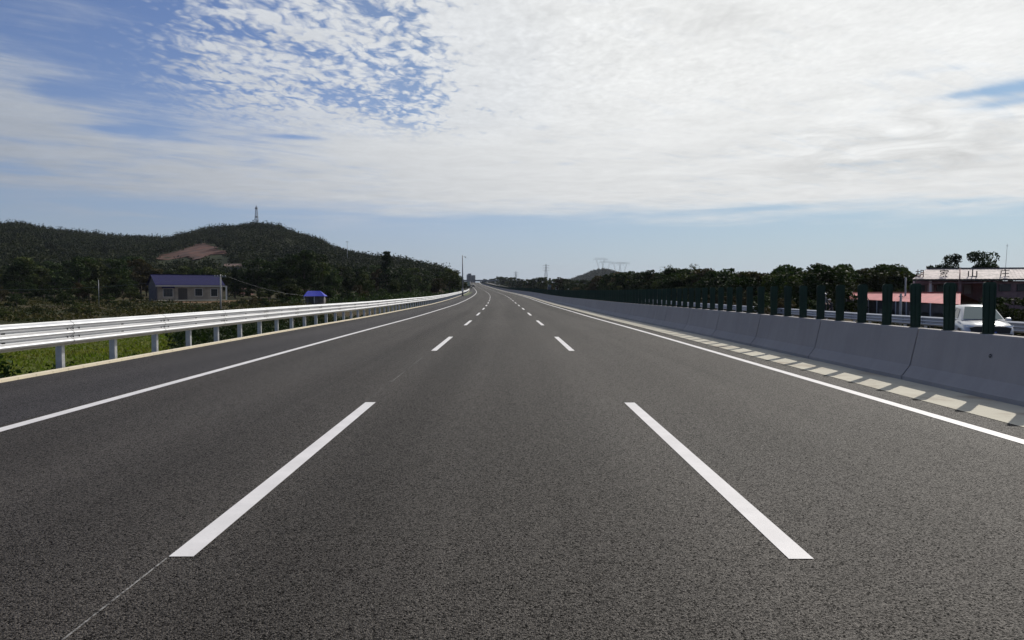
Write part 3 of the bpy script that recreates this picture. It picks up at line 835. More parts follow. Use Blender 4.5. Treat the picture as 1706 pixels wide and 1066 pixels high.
# left belt behind the guardrail, between the houses and the lamp pole
L2, L3, L4 = 'L2', 'L3', 'L4'
G1 = 'trees between the guardrail and the hill'
LB = 'LB'
for (px, y, top, kd, ws) in [(556, 150, 452, 'broad', 1.1), (585, 175, 450, 'broad', 1.1), (610, 165, 455, 'olive', 1), (632, 190, 448, 'broad', 1), (668, 200, 446, 'broad', 1.1),
        (655, 160, 466, 'olive', 1.2), (690, 230, 447, 'olive', 1.1), (712, 240, 450, 'broad', 1.1), (684, 180, 463, 'bushy', 1), (600, 130, 474, 'bushyolive', 1), (575, 126, 478, 'bushy', 1),
        (730, 270, 452, 'broad', 1.1), (742, 300, 455, 'olive', 1), (752, 330, 459, 'broad', 1), (760, 350, 463, 'broad', 1.1), (768, 375, 466, 'olive', 1.1), (775, 400, 469, 'broad', 1.2),
        (782, 425, 472, 'broad', 1.2), (706, 205, 468, 'bushyolive', 1), (722, 250, 466, 'bushy', 1), (738, 280, 468, 'bushyolive', 1), (640, 135, 480, 'bushy', 1), (620, 140, 474, 'bushy', 1.1),
        (662, 185, 455, 'broad', 1.1), (570, 195, 444, 'olive', 1.2), (600, 210, 443, 'broad', 1.1), (628, 220, 441, 'broad', 1), (548, 170, 446, 'broad', 1.2)]:
    tree(kd, px, y, top, LB, G1, ws)
tree('conifer', 645, 180, 418, 'tall pointed dark conifer standing above the belt behind the left guardrail', G1, 1.4, 'conifer_tree', 'conifer')
for k in range(26):
    y = 175 + k*9.8; d_ = -13.5 - rnd.uniform(0, 1)*9; x_ = float(XC(y)) + d_; px_ = 846 + F_PX*x_/y
    sk_ = float(s_u(min(px_, 799))); tree(rnd.choice(['broad', 'bushy', 'bushyolive', 'olive']), 0, y, sk_ + rnd.uniform(3, 16) if px_ > 745 else rnd.uniform(456, 474), LB, G1, rnd.uniform(1.0, 1.4), x=x_)
G2 = 'trees around the blue-roofed houses'

for (px, y, top, kd, ws) in [(392, 170, 446, 'conifer', 1.3), (405, 180, 462, 'broad', 1.2), (432, 172, 430, 'broad', 1.2), (450, 165, 436, 'broad', 1.1), (470, 175, 428, 'broad', 1.1), (492, 168, 424, 'broad', 1.1),
        (508, 160, 418, 'broad', .9), (522, 172, 420, 'broad', 1.1), (538, 165, 436, 'olive', 1.1), (448, 140, 464, 'broad', 1.1), (500, 132, 476, 'bushy', 1.2), (528, 138, 470, 'broad', 1.2), (548, 134, 475, 'broad', 1.1),
        (415, 160, 478, 'broad', 1.2), (436, 132, 480, 'bushyolive', 1)]:
    tree(kd, px, y, top, L2, G2, ws)
tree('olive', 478, 128, 464, 'rounded olive-green tree immediately left of the small blue-roofed shed', G2, 1.5)
tree('bushyolive', 424, 118, 492, 'low olive bush right of the long blue-roofed house, by the red earth', G2, 1.3, 'bush', 'bush')
tree('bushy', 402, 122, 497, 'low dark bush beside the right end of the long blue-roofed house', G2, 1.3, 'bush', 'bush')
G3 = 'trees left of the blue-roofed house'

for k in range(26):
    px = -70 + k*12.6 + rnd.uniform(-5, 5); y = rnd.uniform(160, 225)
    tree(rnd.choice(['broad', 'olive', 'bushy', 'bushyolive', 'broad']), px, y, rnd.uniform(424, 458), L3, G3, 1.15)
for k in range(16):
    px = -50 + k*18 + rnd.uniform(-5, 5)
    if px > 232: continue
    tree(rnd.choice(['bushy', 'bushyolive', 'broad']), px, rnd.uniform(128, 150), rnd.uniform(466, 480), L3, G3, 1.1)
for px, top in ((262, 448), (285, 450), (305, 444), (330, 449), (350, 446), (366, 452), (380, 455)):
    tree(rnd.choice(['broad', 'olive']), px, rnd.uniform(172, 200), top, L2, G2, 1.15)
tree('bushyolive', 218, 138, 478, 'yellowish bush just left of the long blue-roofed house gable', G3, 1.1, 'bush', 'bush')

# right belt beyond the opposite carriageway
G4 = 'trees beyond the opposite carriageway'
tops = pchip([800, 815, 830, 860, 872, 890, 905, 925, 945, 960, 985, 1010, 1030, 1050, 1075, 1090, 1120, 1150, 1180, 1210, 1250, 1290, 1310, 1322, 1340, 1365, 1400, 1420, 1435, 1475, 1500, 1530, 1720],
             [465, 463, 460, 459, 464, 464, 461, 462, 463, 464, 463, 457, 453, 452, 450, 453, 447, 447, 449, 450, 453, 454, 446, 448, 456, 442, 444, 455, 449, 440, 446, 458, 470])

px = 808
while px < 1530:
    a = (px - 846)/F_PX; y = 60.0
    while a*y < 27.5 + float(XC(y)) and y < 1300: y += 4
    y += 4 + rnd.uniform(0, .10)*y
    if px > 1385: y = max(y, 96)
    kd = rnd.choice(['broad', 'broad', 'olive', 'bushy', 'broad', 'conifer' if px < 1000 else 'broad'])
    tree(kd, px, y, float(tops(px)) + rnd.uniform(-1, 4), L4, G4, 1.15)
    if rnd.random() < .75:
        tree(rnd.choice(['bushy', 'bushyolive', 'broad']), px + rnd.uniform(-6, 6), y*.97, float(tops(px)) + rnd.uniform(7, 15), L4, G4, 1.2)
    if px > 900 and rnd.random() < .45: tree(rnd.choice(['broad', 'bushy']), px + rnd.uniform(-6, 6), y*1.18, float(tops(px)) + rnd.uniform(1, 6), L4, G4, 1.3)
    if px < 880:
        for q in range(1): tree(rnd.choice(['broad', 'bushy', 'olive']), px + rnd.uniform(-4, 4), y*rnd.uniform(1.0, 1.15), float(tops(px)) + rnd.uniform(2, 9), L4, G4, 1.2)
    px += (5.0 if px < 900 else 6.5 if px < 960 else 9.5) * (1 + .4*(px > 1150))
tree('sparse', 1112, 150, 440, 'thin scraggly tree poking above the belt right of the pylons', G4, .8)
tree('sparse', 1152, 140, 438, 'thin bare-topped tree above the middle of the right belt', G4, .8)
tree('broad', 1308, 85, 442, 'broad dark tree with lacy top, left of the two people', G4, 1.2)
tree('broad', 1372, 80, 439, 'big round dark tree above the two people', G4, 1.5)
tree('broad', 1396, 96, 441, 'dark spreading tree just right of the round one above the people', G4, 1.4)
tree('bushyolive', 1470, 98, 438, 'domed olive-green tree left of the villa roof', G4, 1.35)
tree('broad', 1500, 100, 443, 'dark tree touching the left end of the villa roof', G4, 1.1)
tree('pine', 1588, 96, 420, 'left of the two tall pines standing behind the villa roof', G4, .62, 'pine_tree', 'pine')
tree('pine', 1629, 97, 415, 'right, rounder one of the two tall pines behind the villa roof', G4, .78, 'pine_tree', 'pine')
tree('bushy', 1655, 98, 438, 'low dark tree behind the villa roof, under the thin antenna', G4, .8)
tree('bushy', 1560, 97, 440, 'low dark tree behind the left part of the villa roof', G4, .8)
tree('bushyolive', 1690, 41, 494, 'rounded olive bush behind the white car, past the far guardrail', G4, 1.3, 'bush', 'bush')
tree('bushy', 1668, 43, 493, 'dark bush immediately right of the white car, past the far guardrail', G4, 1.3, 'bush', 'bush')
for px, y, top in ((1270, 62, 492), (1300, 60, 496), (1330, 63, 494), (1345, 60, 499), (1240, 72, 494), (1210, 80, 492), (1180, 88, 490), (1150, 96, 489)):
    tree('bushy', px, y, top, 'low dark bush at the foot of the right tree belt', G4, 1.3, 'bush', 'bush')

for k, (px, y, h) in enumerate([(-20, 92, 1.5), (28, 104, 1.9), (62, 88, 1.2), (104, 112, 2.0), (128, 96, 1.4), (182, 118, 1.9), (205, 100, 1.3), (236, 122, 1.6), (10, 78, 1.1), (150, 84, 1.1), (392, 104, 1.3), (438, 110, 1.5), (330, 92, 1.0), (470, 118, 1.4)]):
    g_ = float(GZ(XU(px, y), y)); side_ = next(w for q, w in LEFT if px < q)
    tree(rnd.choice(['bushy', 'bushyolive']), px, y, 484 - (g_ + h - CAMZ)/y*F_PX, ('taller' if h > 1.45 else 'low') + ' scrub bush on the field, ' + side_, 'bushes on the field behind the guardrail', 1.5, 'bush', 'bush')
# the wooded hill as one mass of crowns
def hill_forest():
    rg = np.random.default_rng(5); n = 10500
    u = rg.uniform(-260, 792, n); Rr = R_u(u); Ft = 222 + 60*np.clip((u-500)/300, 0, 1)
    t = rg.uniform(0, 1.06, n); y = Ft + (Rr-Ft)*t; x = (u-846)/F_PX*y
    keep = (x - XC(y)) < -19
    z = GZ(x, y); pu, pv = proj(x, y, z + 2)
    pt_, qt_ = proj(x, y, z + 6.5)
    for pl in EARTH: keep &= ~(in_poly(pu, pv, pl) | in_poly(pu, pv - 5, pl) | in_poly(pt_, qt_, pl) | in_poly(pt_, qt_ + 5, pl) & (rg.uniform(0, 1, n) < .6))
    keep &= ~((pu > 362) & (pu < 408) & (pv > 440) & (pv < 460) & (y < 420))
    keep &= rg.uniform(0, 1, n) < .35 + .65*y/np.maximum(Rr, 1)
    x, y, z = x[keep], y[keep], z[keep]; n = len(x)
    H = rg.uniform(4.2, 8.2, n)*(1 + .22*np.sin(x*.047)*np.sin(y*.041+2)); W = H*rg.uniform(.36, .56, n)
    con = rg.uniform(0, 1, n) < .25
    m_ = 96; Vs, Fs = [], []
    dv = rg.normal(size=(n, m_, 3)); dv /= np.linalg.norm(dv, axis=2, keepdims=True)
    dv[:, :, 2] = np.where(dv[:, :, 2] < -.2, -dv[:, :, 2], dv[:, :, 2])
    rr = rg.uniform(.45, 1.08, (n, m_, 1))
    lob = 1 + .22*np.sin(3*np.arctan2(dv[:, :, 1], dv[:, :, 0]) + rg.uniform(0, 6, (n, 1)))[..., None]
    P = dv*rr*lob; hz = (P[:, :, 2] + .35)/1.35
    taper = np.where(con[:, None], np.clip(1.15 - hz, .08, 1), 1.0)
    P = np.stack([P[:, :, 0]*W[:, None]*taper + x[:, None], P[:, :, 1]*W[:, None]*taper + y[:, None], z[:, None] + H[:, None]*(.15 + .82*hz)], 2).reshape(-1, 3)
    V, F_ = leaf_quads(P, .52, rg)

    return mesh_np('hill_woodland', V, F_, [M_hill])
tag(link('hill_woodland', hill_forest()), 'dense dark woodland covering the hill on the left', 'woodland', kind='stuff')

def number_alike():
    sets = {}
    for o in C.objects:
        if o.parent is None and o.get('category') in ('tree', 'bush'): sets.setdefault(o['label'], []).append(o)
    for lab, os_ in sets.items():
        if len(os_) < 2: continue
        os_.sort(key=lambda o: o.location.x/o.location.y)
        n = len(os_); W = ['leftmost'] + ['second', 'third', 'fourth', 'fifth', 'sixth', 'seventh', 'eighth', 'ninth', 'tenth', 'eleventh', 'twelfth'][:n-1]
        for w, o in zip(W, os_): o['label'] = (w + ' ' + lab) if w == 'leftmost' else (w + ' ' + lab + ', from left')
number_alike()

# ------------------------------------------------------------------ scrub, grass and weeds
def scatter_stuff(name, label, cat, m, n, sampler, hgt, wid, leaves, ls, seed, flat=0.0):
    rg = np.random.default_rng(seed); x, y = sampler(rg, n); z = GZ(x, y); n = len(x)
    H = hgt*rg.uniform(.5, 1.4, n); W = wid*rg.uniform(.6, 1.4, n)
    P = rg.normal(size=(n, leaves, 3)); P /= np.linalg.norm(P, axis=2, keepdims=True); P *= rg.uniform(.3, 1, (n, leaves, 1))
    P = np.stack([x[:, None] + P[:, :, 0]*W[:, None], y[:, None] + P[:, :, 1]*W[:, None], z[:, None] + np.abs(P[:, :, 2])*H[:, None]], 2).reshape(-1, 3)
    V, F_ = leaf_quads(P, ls, rg, flat)
    return tag(link(name, mesh_np(name, V, F_, [m])), label, cat, kind='stuff')
def s_scrub(rg, n):
    y = rg.uniform(72, 150, n); u = rg.uniform(-120, 560, n); x = (u-846)/F_PX*y
    k = (x - XC(y) < -17) & ~((np.abs((x+66)/22)**2 + np.abs((y-141)/10)**2 < 1)) & (np.sin(x*.21+1)*np.sin(y*.19) > -.55); return x[k], y[k]
scatter_stuff('scrub', 'brown-green scrub and weeds on the waste ground before the blue-roofed house', 'scrub', M_scrub, 1900, s_scrub, .65, 1.2, 24, .17, 21)
def blades():
    rg = np.random.default_rng(31); n = 90000
    y = 11 + 66*rg.uniform(0, 1, n)**1.3; x = XC(y) - rg.uniform(13.2, 70, n)
    k = (x/y > -.95) & (x/y < -.44 + .02*np.sin(y*.9)) & (y < 62); x, y = x[k], y[k]; n = len(x); z = GZ(x, y)
    h = rg.uniform(.07, .20, n)*(1 + .5*np.sin(x*.3)*np.sin(y*.27)); w = rg.uniform(.015, .03, n)*(1 + y/18); th = rg.uniform(0, math.pi, n); lx, ly = rg.normal(size=n)*.08, rg.normal(size=n)*.08
    c, s = np.cos(th)*w, np.sin(th)*w
    V = np.stack([np.stack([x-c, y-s, z-.02], 1), np.stack([x+c, y+s, z-.02], 1), np.stack([x+lx, y+ly, z+h], 1)], 1).reshape(-1, 3)
    return mesh_np('field_grass', V, np.arange(3*n).reshape(n, 3), [M_grass])
tag(link('field_grass', blades()), 'bright green grass in the low field below the left guardrail', 'grass', kind='stuff')
def s_dome(rg, n):
    x = 232 + rg.normal(size=n)*60; y = 1690 + rg.uniform(-150, 110, n); return x, y
scatter_stuff('distant_woodland', 'low distant dome-shaped hill covered with trees, below the broad-topped pylons', 'woodland', M_hill, 1500, s_dome, 5.5, 5.0, 26, 1.3, 61)
def s_verge(rg, n):
    y = 6 + 240*rg.uniform(0, 1, n)**1.6; d = -9.5 - rg.uniform(0, 1, n)**.8*5.0; x = d + XC(y)
    return x, y
scatter_stuff('verge_weeds', 'low weeds on the embankment behind the left guardrail posts', 'weeds', M_weed, 2400, s_verge, .16, .22, 12, .04, 41)
def s_near(rg, n):
    y = rg.uniform(20, 78, n); x = -y*rg.uniform(.12, .47, n); k = (x - XC(y) < -12.2); return x[k], y[k]
scatter_stuff('field_scrub', 'dark low scrub on the field edge below the left guardrail', 'scrub', M_leafA, 1500, s_near, .75, .75, 34, .12, 53)
def s_bank(rg, n):
    y = 112 + 330*rg.uniform(0, 1, n)**1.2; x = XC(y) - 12.6 - rg.uniform(0, 1, n)*22; z = GZ(x, y); pu, pv = proj(x, y, z)
    k = ~((pu > 500) & (pu < 552)) & ~in_poly(pu, pv, EARTH[2]); return x[k], y[k]
scatter_stuff('bank_scrub', 'dark bushes and weeds on the slope between the left guardrail and the trees', 'scrub', M_leafA, 2600, s_bank, 1.5, 1.1, 34, .20, 49)
def s_weed2(rg, n):
    y = rg.uniform(8.5, 14.2, n); x = XC(y) - rg.uniform(9.5, 12.5, n); return x, y
scatter_stuff('verge_weeds', 'taller leafy weeds at the left edge of the photo below the guardrail', 'weeds', M_weed, 260, s_weed2, .55, .28, 30, .06, 43)
def s_right(rg, n):
    y = 14 + 330*rg.uniform(0, 1, n)**1.4; x = XC(y) + 24.2 + rg.uniform(0, 1, n)*12; return x, y
scatter_stuff('roadside_scrub', 'dark scrub on the bank beyond the far guardrail', 'scrub', M_leafB, 2600, s_right, .7, .7, 22, .15, 47)

# ------------------------------------------------------------------ blue-roofed house
M_wall = mat('grey_render', (.205, .18, .15), .9, 0, .2, .8)
M_gable = mat('brick_gable', (.13, .11, .10), .95, 0, .3, 2)
M_blue = mat('blue_roof', (.009, .009, .072), .9, .0, .2, 1.5)
M_blue2 = mat('bright_blue_roof', (.02, .032, .36), .75, 0, .1, 1)
M_trim = mat('white_trim', (.48, .47, .46), .7)
M_dark = mat('dark_opening', (.012, .012, .014), .3)
M_glass = mat('window_glass', (.02, .024, .028), .12, spec=.6)
M_wood = mat('dark_door', (.030, .026, .022), .6)
def house():
    FL = Vector((XU(262, 147), 147, 0)); FR = Vector((XU(372, 155), 155, 0)); g = -.45
    L = (FR-FL).length; ang = math.atan2(FR.y-FL.y, FR.x-FL.x); W = 8.0
    e = empty('blue_roofed_house', (FL.x, FL.y, g), ang); tag(e, 'long low grey house with a dark blue pitched roof, at the foot of the hill', 'house')
    eh, rh = 3.45, 5.35
    mb = MB(); mb.prism([(0, -.6), (W, -.6), (W, eh), (W/2, rh-.08), (0, eh)], 0, L, M_wall, axis='X'); mb.build('wall', e)
    # gable facing skin
    mb = MB(); mb.prism([(.02, 0), (W-.02, 0), (W-.02, eh-.05), (W/2, rh-.25), (.02, eh-.05)], -.03, -.003, M_gable, axis='X'); mb.build('gable_wall', e)
    mb = MB(); s = (rh-eh)/(W/2)
    for k in range(int((L+.8)/.3)):      # corrugations
        x0 = -.4 + k*.3
        for y0, y1, z0, z1 in ((-.6, W/2, eh-.6*s+.05, rh+.05), (W+.6, W/2, eh-.6*s+.05, rh+.05)):
            mb.prism([(y0, z0), (y1, z1), (y1, z1+.05), (y0, z0+.05)], x0, x0+.27, M_blue, axis='X')
            mb.prism([(y0, z0), (y1, z1), (y1, z1+.09), (y0, z0+.09)], x0+.27, x0+.3, M_blue, axis='X')
    rf = mb.build('roof', e)
    mb = MB(); mb.box((L/2, W/2, rh+.14), (L+.8, .3, .08), M_blue); mb.build('ridge_cap', rf)
    mb = MB(); mb.box((L/2, -.66, eh-.42), (L+.8, .06, .2), M_trim); mb.build('eave_trim', e)
    def win(u0, u1, zb, zt, aw=False):
        w = empty  # noqa
        x0 = (u0-262)/110*L; x1 = (u1-262)/110*L; mb = MB()
        mb.box(((x0+x1)/2, -.02, (zb+zt)/2), (x1-x0+.16, .05, zt-zb+.16), M_trim); f = mb.build('window', e)
        mb = MB(); mb.box(((x0+x1)/2, -.055, (zb+zt)/2), (x1-x0, .03, zt-zb), M_glass)
        for q in (.33, .66): mb.box((x0+(x1-x0)*q, -.075, (zb+zt)/2), (.05, .02, zt-zb), M_dark)
        mb.box(((x0+x1)/2, -.075, zb+(zt-zb)*.6), (x1-x0, .02, .05), M_dark); mb.build('pane', f)
        if aw:
            mb = MB(); mb.prism([(-.55, zt+.12), (-.02, zt+.42), (-.02, zt+.50), (-.55, zt+.20)], x0-.35, x1+.35, M_blue, axis='X'); mb.build('awning', e)
    win(272, 287, .8, 2.45, True); win(324, 336, .95, 2.45); win(351, 362, .85, 2.4)
    x0, x1 = (296-262)/110*L, (311-262)/110*L; mb = MB()
    mb.box(((x0+x1)/2, -.02, 1.25), (x1-x0, .06, 2.6), M_wood)
    for q in range(5): mb.box((x0+(q+.5)*(x1-x0)/5, -.06, 1.25), (.08, .03, 2.5), M_dark)
    mb.build('door', e)
    for xq in (.25, (292-262)/110*L, L-.2, L+.55 ):
        mb = MB(); yq = -.45 if xq > L else -.06
        mb.box((xq, yq, 1.4), (.28, .14 if yq == -.06 else .28, 3.4), M_trim if xq > L else M_wall); mb.build('pillar', e)
    mb = MB(); mb.box((L/2, -1.3, .02), (L+.6, 2.4, .16), M_strip); mb.build('porch_floor', e)
house()
def shed():
    x = XU(526, 120); g = float(GZ(x, 120)); e = empty('blue_shed', (x, 120, g), R(8)); tag(e, 'small shed with a bright blue hipped roof above the left guardrail', 'shed')
    zt, ze = ZV(484.5, 120) - g, ZV(493.3, 120) - g; w = 1.75; d = 1.9
    mb = MB(); a = [(-w, -d, ze), (w, -d, ze), (w, d, ze), (-w, d, ze)]; t_ = [(-w*.75, 0, zt), (w*.45, 0, zt)]
    mb.poly([a[0], a[1], t_[1], t_[0]], M_blue2); mb.poly([a[1], a[2], t_[1]], M_blue2); mb.poly([a[2], a[3], t_[0], t_[1]], M_blue2); mb.poly([a[3], a[0], t_[0]], M_blue2)
    for k in range(1, 12):
        q = k/12; xb = -w + 2*w*q; xt = -w*.75 + (w*1.2)*q
        mb.tube((xb, -d-.01, ze+.015), (xt, 0, zt+.015), .018, .018, M_blue2, 4)
    mb.poly([a[3], a[2], a[1], a[0]], M_dark)
    mb.build('roof', e)
    mb = MB(); mb.box((0, .1, ze/2-.3), (w*1.7, d*1.6, ze+.5), M_gable); mb.box((-.5, -d*.8+.07, ze*.45), (.9, .06, ze*.85), M_dark); mb.build('wall', e)
    for xx in (-w*.93, 0, w*.93):
        mb = MB(); mb.tube((xx, -d*.95, -.6), (xx, -d*.95, ze), .05, .05, M_trim, 6); mb.build('post', e)
shed()
def hill_house():
    # find the depth at which the land appears at row 451 in column 388
    y = 240
    while y < 600 and proj(XU(388, y), y, float(GZ(XU(388, y), y)))[1] > 452: y += 3
    x = XU(388, y); g = float(GZ(x, y)); k = y/F_PX; e = empty('hillside_house', (x, y, g), R(15)); tag(e, 'pale flat house half hidden by trees on the hillside above the blue roof', 'house')
    W = 22*k; H = 4.5*k + 1; mb = MB(); mb.box((0, 3, H/2-1), (W, 6, H+1.5), M_wall); mb.build('wall', e)
    mb = MB(); mb.prism([(-.8, H), (6.8, H+.2), (3, H+1.3)], -W/2-.6, W/2+.6, mat('brown_roof', (.12, .075, .06), .9, 0, .3, 1), axis='X'); mb.build('roof', e)
    for q in (-.3, 0, .3): mb = MB(); mb.box((W*q, -.04, H*.5), (W*.12, .1, H*.35), M_dark); mb.build('window', e)
hill_house()

# ------------------------------------------------------------------ poles, masts, pylons
M_steel = mat('steel_grey', (.20, .21, .22), .5, .5, .15, 3)
M_pole = mat('concrete_pole', (.34, .33, .31), .85, 0, .2, 2)
M_lat = mat('lattice_steel', (.22, .23, .25), .6, .3)
def lattice(mb, H, wb, wt, n, r, m, z0=0):
    def c(t_, i): w = wb + (wt-wb)*t_; s = [(-1, -1), (1, -1), (1, 1), (-1, 1)][i % 4]; return Vector((s[0]*w/2, s[1]*w/2, z0 + H*t_))
    for i in range(4): mb.tube(c(0, i), c(1, i), r, r*.7, m, 4)
    for k in range(n):
        a, b_ = k/n, (k+1)/n
        for i in range(4):
            mb.tube(c(a, i), c(b_, i+1), r*.6, r*.6, m, 4); mb.tube(c(a, i+1), c(b_, i), r*.6, r*.6, m, 4); mb.tube(c(b_, i), c(b_, i+1), r*.6, r*.6, m, 4)
def camera_pole():
    p = RP(-8.05, 160); e = empty('camera_pole', p); tag(e, 'tall grey steel pole with a small traffic camera, on the left shoulder', 'pole')
    H = ZV(425.5, 160) - p.z; mb = MB(); mb.tube((0, 0, 0), (0, 0, H), .17, .10, M_steel, 12); mb.build('shaft', e)
    mb = MB(); mb.box((0, 0, .04), (.6, .6, .08), M_steel); mb.build('base_plate', e)
    mb = MB(); mb.tube((0, 0, H-.35), (.62, -.1, H-.30), .035, .03, M_steel, 8); mb.build('arm', e)
    mb = MB(); mb.box((.66, -.15, H-.42), (.26, .5, .22), M_trim, bevel=.03); mb.tube((.66, -.40, H-.42), (.66, -.46, H-.42), .08, .08, M_black, 10); mb.build('camera_housing', e)
    mb = MB(); mb.box((0, -.22, 1.4), (.4, .22, .6), M_trim, bevel=.02); mb.build('control_box', e)
camera_pole()
def marker_pole():
    x = XU(783.6, 325); y = 325; g = float(ZC(y)); e = empty('marker_pole', (x, y, g)); tag(e, 'slim white pole where the left guardrail ends, beyond the camera pole', 'pole')
    mb = MB(); mb.tube((0, 0, 0), (0, 0, 4.3), .09, .09, M_trim, 8); mb.build('shaft', e)
    mb = MB(); mb.box((-.75, -.12, 3.1), (1.1, .06, 2.0), mat('pale_sign', (.35, .40, .30), .6), bevel=.01); mb.build('sign_panel', e)
marker_pole()
def utility_pole(px, y, top, label, arm=True):
    x = XU(px, y); g = float(GZ(x, y)); H = ZV(top, y) - g; e = empty('utility_pole', (x, y, g)); tag(e, label, 'utility pole', 'utility poles by the blue-roofed house')
    mb = MB(); mb.tube((0, 0, -.4), (0, 0, H), .13 if arm else .045, .09 if arm else .035, M_pole if arm else M_steel, 10); mb.build('shaft', e)
    if arm:
        mb = MB(); mb.box((0, -.12, H-.35), (1.7, .08, .09), M_steel); mb.build('crossarm', e)
        for q in (-.75, -.35, .35, .75):
            mb = MB(); mb.tube((q, -.12, H-.30), (q, -.12, H-.12), .045, .03, M_trim, 8); mb.build('insulator', e)
    return Vector((x, y-.12, g + H - .12))
t1 = utility_pole(368, 100, 457, 'pale concrete utility pole with a crossarm in front of the blue-roofed house')
t2 = utility_pole(165, 108, 466, 'thin pale pole among the trees left of the blue-roofed house', False)
def wire(pts, label, sag=.6, r=.009, m=None):
    mb = MB(); m = m or M_steel
    for a, b_ in zip(pts, pts[1:]):
        a, b_ = Vector(a), Vector(b_); pr = a
        for k in range(1, 13):
            t_ = k/12; q = a.lerp(b_, t_); q.z -= sag*4*t_*(1-t_); mb.tube(pr, q, r, r, m, 4, False); pr = q
    o = mb.build('overhead_wire'); return tag(o, label, 'wire', 'overhead wires')
wire([t1, (XU(0, 104), 104, ZV(482.5, 104)), (XU(-330, 112), 112, ZV(474, 112))], 'thin pale wire crossing the trees to the left of the utility pole', .55)
wire([t1 + Vector((.6, 0, 0)), (XU(505, 124), 124, ZV(492, 124))], 'thin wire from the utility pole down to the small blue shed', .5)
def mast(px, y, vtop, w, label, kind='lattice', zb=None, lean=0):
    x = XU(px, y); g = float(GZ(x, y)) if zb is None else zb; H = ZV(vtop, y) - g; mb = MB(); r = .5*y/F_PX
    e = empty('radio_mast', (x, y, g)); tag(e, label, 'mast')
    if kind == 'lattice':
        lattice(mb, H*.93, w, w*.25, 9, .14, M_lat); mb.build('lattice_frame', e)
        mb = MB(); mb.tube((0, 0, H*.9), (0, 0, H), .16, .10, M_lat, 6); mb.build('antenna', e)
        for q in (.55, .86): mb = MB(); mb.box((0, 0, H*q), (w*.5, w*.5, 1.0), M_lat); mb.build('platform', e)
    else:
        mb.tube((0, 0, 0), (lean, 0, H), w, w*.5, M_lat, 6); mb.build('shaft', e)
        mb = MB(); mb.box((lean*.95, 0, H*.97), (w*8, w, w), M_lat); mb.build('cross_bar', e)
mast(429.5, 745, 342, 4.6, 'slender lattice telecom tower on top of the wooded hill')
mast(579.5, 420, 402, .22, 'thin single mast above the trees on the falling hill ridge', 'pole')
mast(1670, 92, 406, .035, 'thin leaning rod antenna above the right part of the villa roof', 'pole', lean=.42)
M_pyl = mat('hazed_pylon_steel', (.26, .28, .31), .6, .3)  # steel colour paled towards blue, painting in the haze of distance
def pylon(px, y, vtop, label, style):
    x = XU(px, y); g = float(GZ(x, y)); H = ZV(vtop, y) - g; e = empty('pylon', (x, y, g), R(12)); tag(e, label, 'pylon', 'power pylons above the right tree belt')
    r = .05 + .10*y/1000; mb = MB()
    if style == 'T':
        lattice(mb, H, H*.20, H*.02, 8, r*.8, M_pyl); mb.build('tower', e)
        for q in (.70, .82, .93):
            mb = MB(); w = H*.17; mb.tube((-w, 0, H*q), (w, 0, H*q), r*.7, r*.7, M_pyl, 4); mb.tube((-w, 0, H*q), (0, 0, H*(q+.035)), r*.5, r*.5, M_pyl, 4); mb.tube((w, 0, H*q), (0, 0, H*(q+.035)), r*.5, r*.5, M_pyl, 4); mb.build('crossarm', e)
    else:
        lattice(mb, H*.55, H*.22, H*.10, 4, r, M_pyl)
        for s in (-1, 1):
            mb.tube((s*H*.05, 0, H*.55), (s*H*.17, 0, H*.95), r, r, M_pyl, 4); mb.tube((s*H*.02, 0, H*.55), (s*H*.13, 0, H*.95), r*.7, r*.7, M_pyl, 4)
            for k in range(4): a0, a1 = .55+k*.1, .65+k*.1; mb.tube((s*H*(.05+.12*k/4), 0, H*a0), (s*H*(.02+.11*(k+1)/4), 0, H*a1), r*.5, r*.5, M_pyl, 4)
        mb.build('tower', e)
        mb = MB(); mb.tube((-H*.27, 0, H*.95), (H*.27, 0, H*.95), r*.9, r*.9, M_pyl, 4); mb.tube((-H*.20, 0, H), (H*.20, 0, H), r*.9, r*.9, M_pyl, 4)
        for k in range(9): a = -.24 + k*.06; mb.tube((H*a, 0, H*.95), (H*(a+.03), 0, H), r*.5, r*.5, M_pyl, 4); mb.tube((H*(a+.03), 0, H), (H*(a+.06), 0, H*.95), r*.5, r*.5, M_pyl, 4)
        mb.build('crossarm', e)
        for a in (-.25, 0, .25): mb = MB(); mb.tube((H*a, 0, H*.95), (H*a, 0, H*.87), r*.6, r*.6, M_pyl, 4); mb.build('insulator', e)
    return Vector((x, y, g + H*.93)), Vector((x, y, g + H*.80))
pA = pylon(909.5, 900, 440, 'slim three-armed pylon left of the blue dome hill', 'T')
pB = pylon(1000, 1950, 430, 'leftmost of the four broad-topped pylons by the dome hill', 'W')
pC = pylon(1009, 2100, 435, 'second from the left of the four broad-topped pylons, above the dome hill top', 'W')
pD = pylon(1028, 2000, 437, 'third from the left of the four broad-topped pylons', 'W')
pE = pylon(1037, 2150, 437, 'rightmost of the four broad-topped pylons', 'W')
pylon(859.5, 1500, 452, 'tiny distant pylon above the trees over the right shoulder of the road', 'T')
for a, b_, l in ((pA[0], pB[0], 'upper power line between the slim pylon and the broad pylons'), (pA[1], pB[1], 'lower power line between the slim pylon and the broad pylons')):
    wire([a, b_], l, 6, .07, M_pyl)

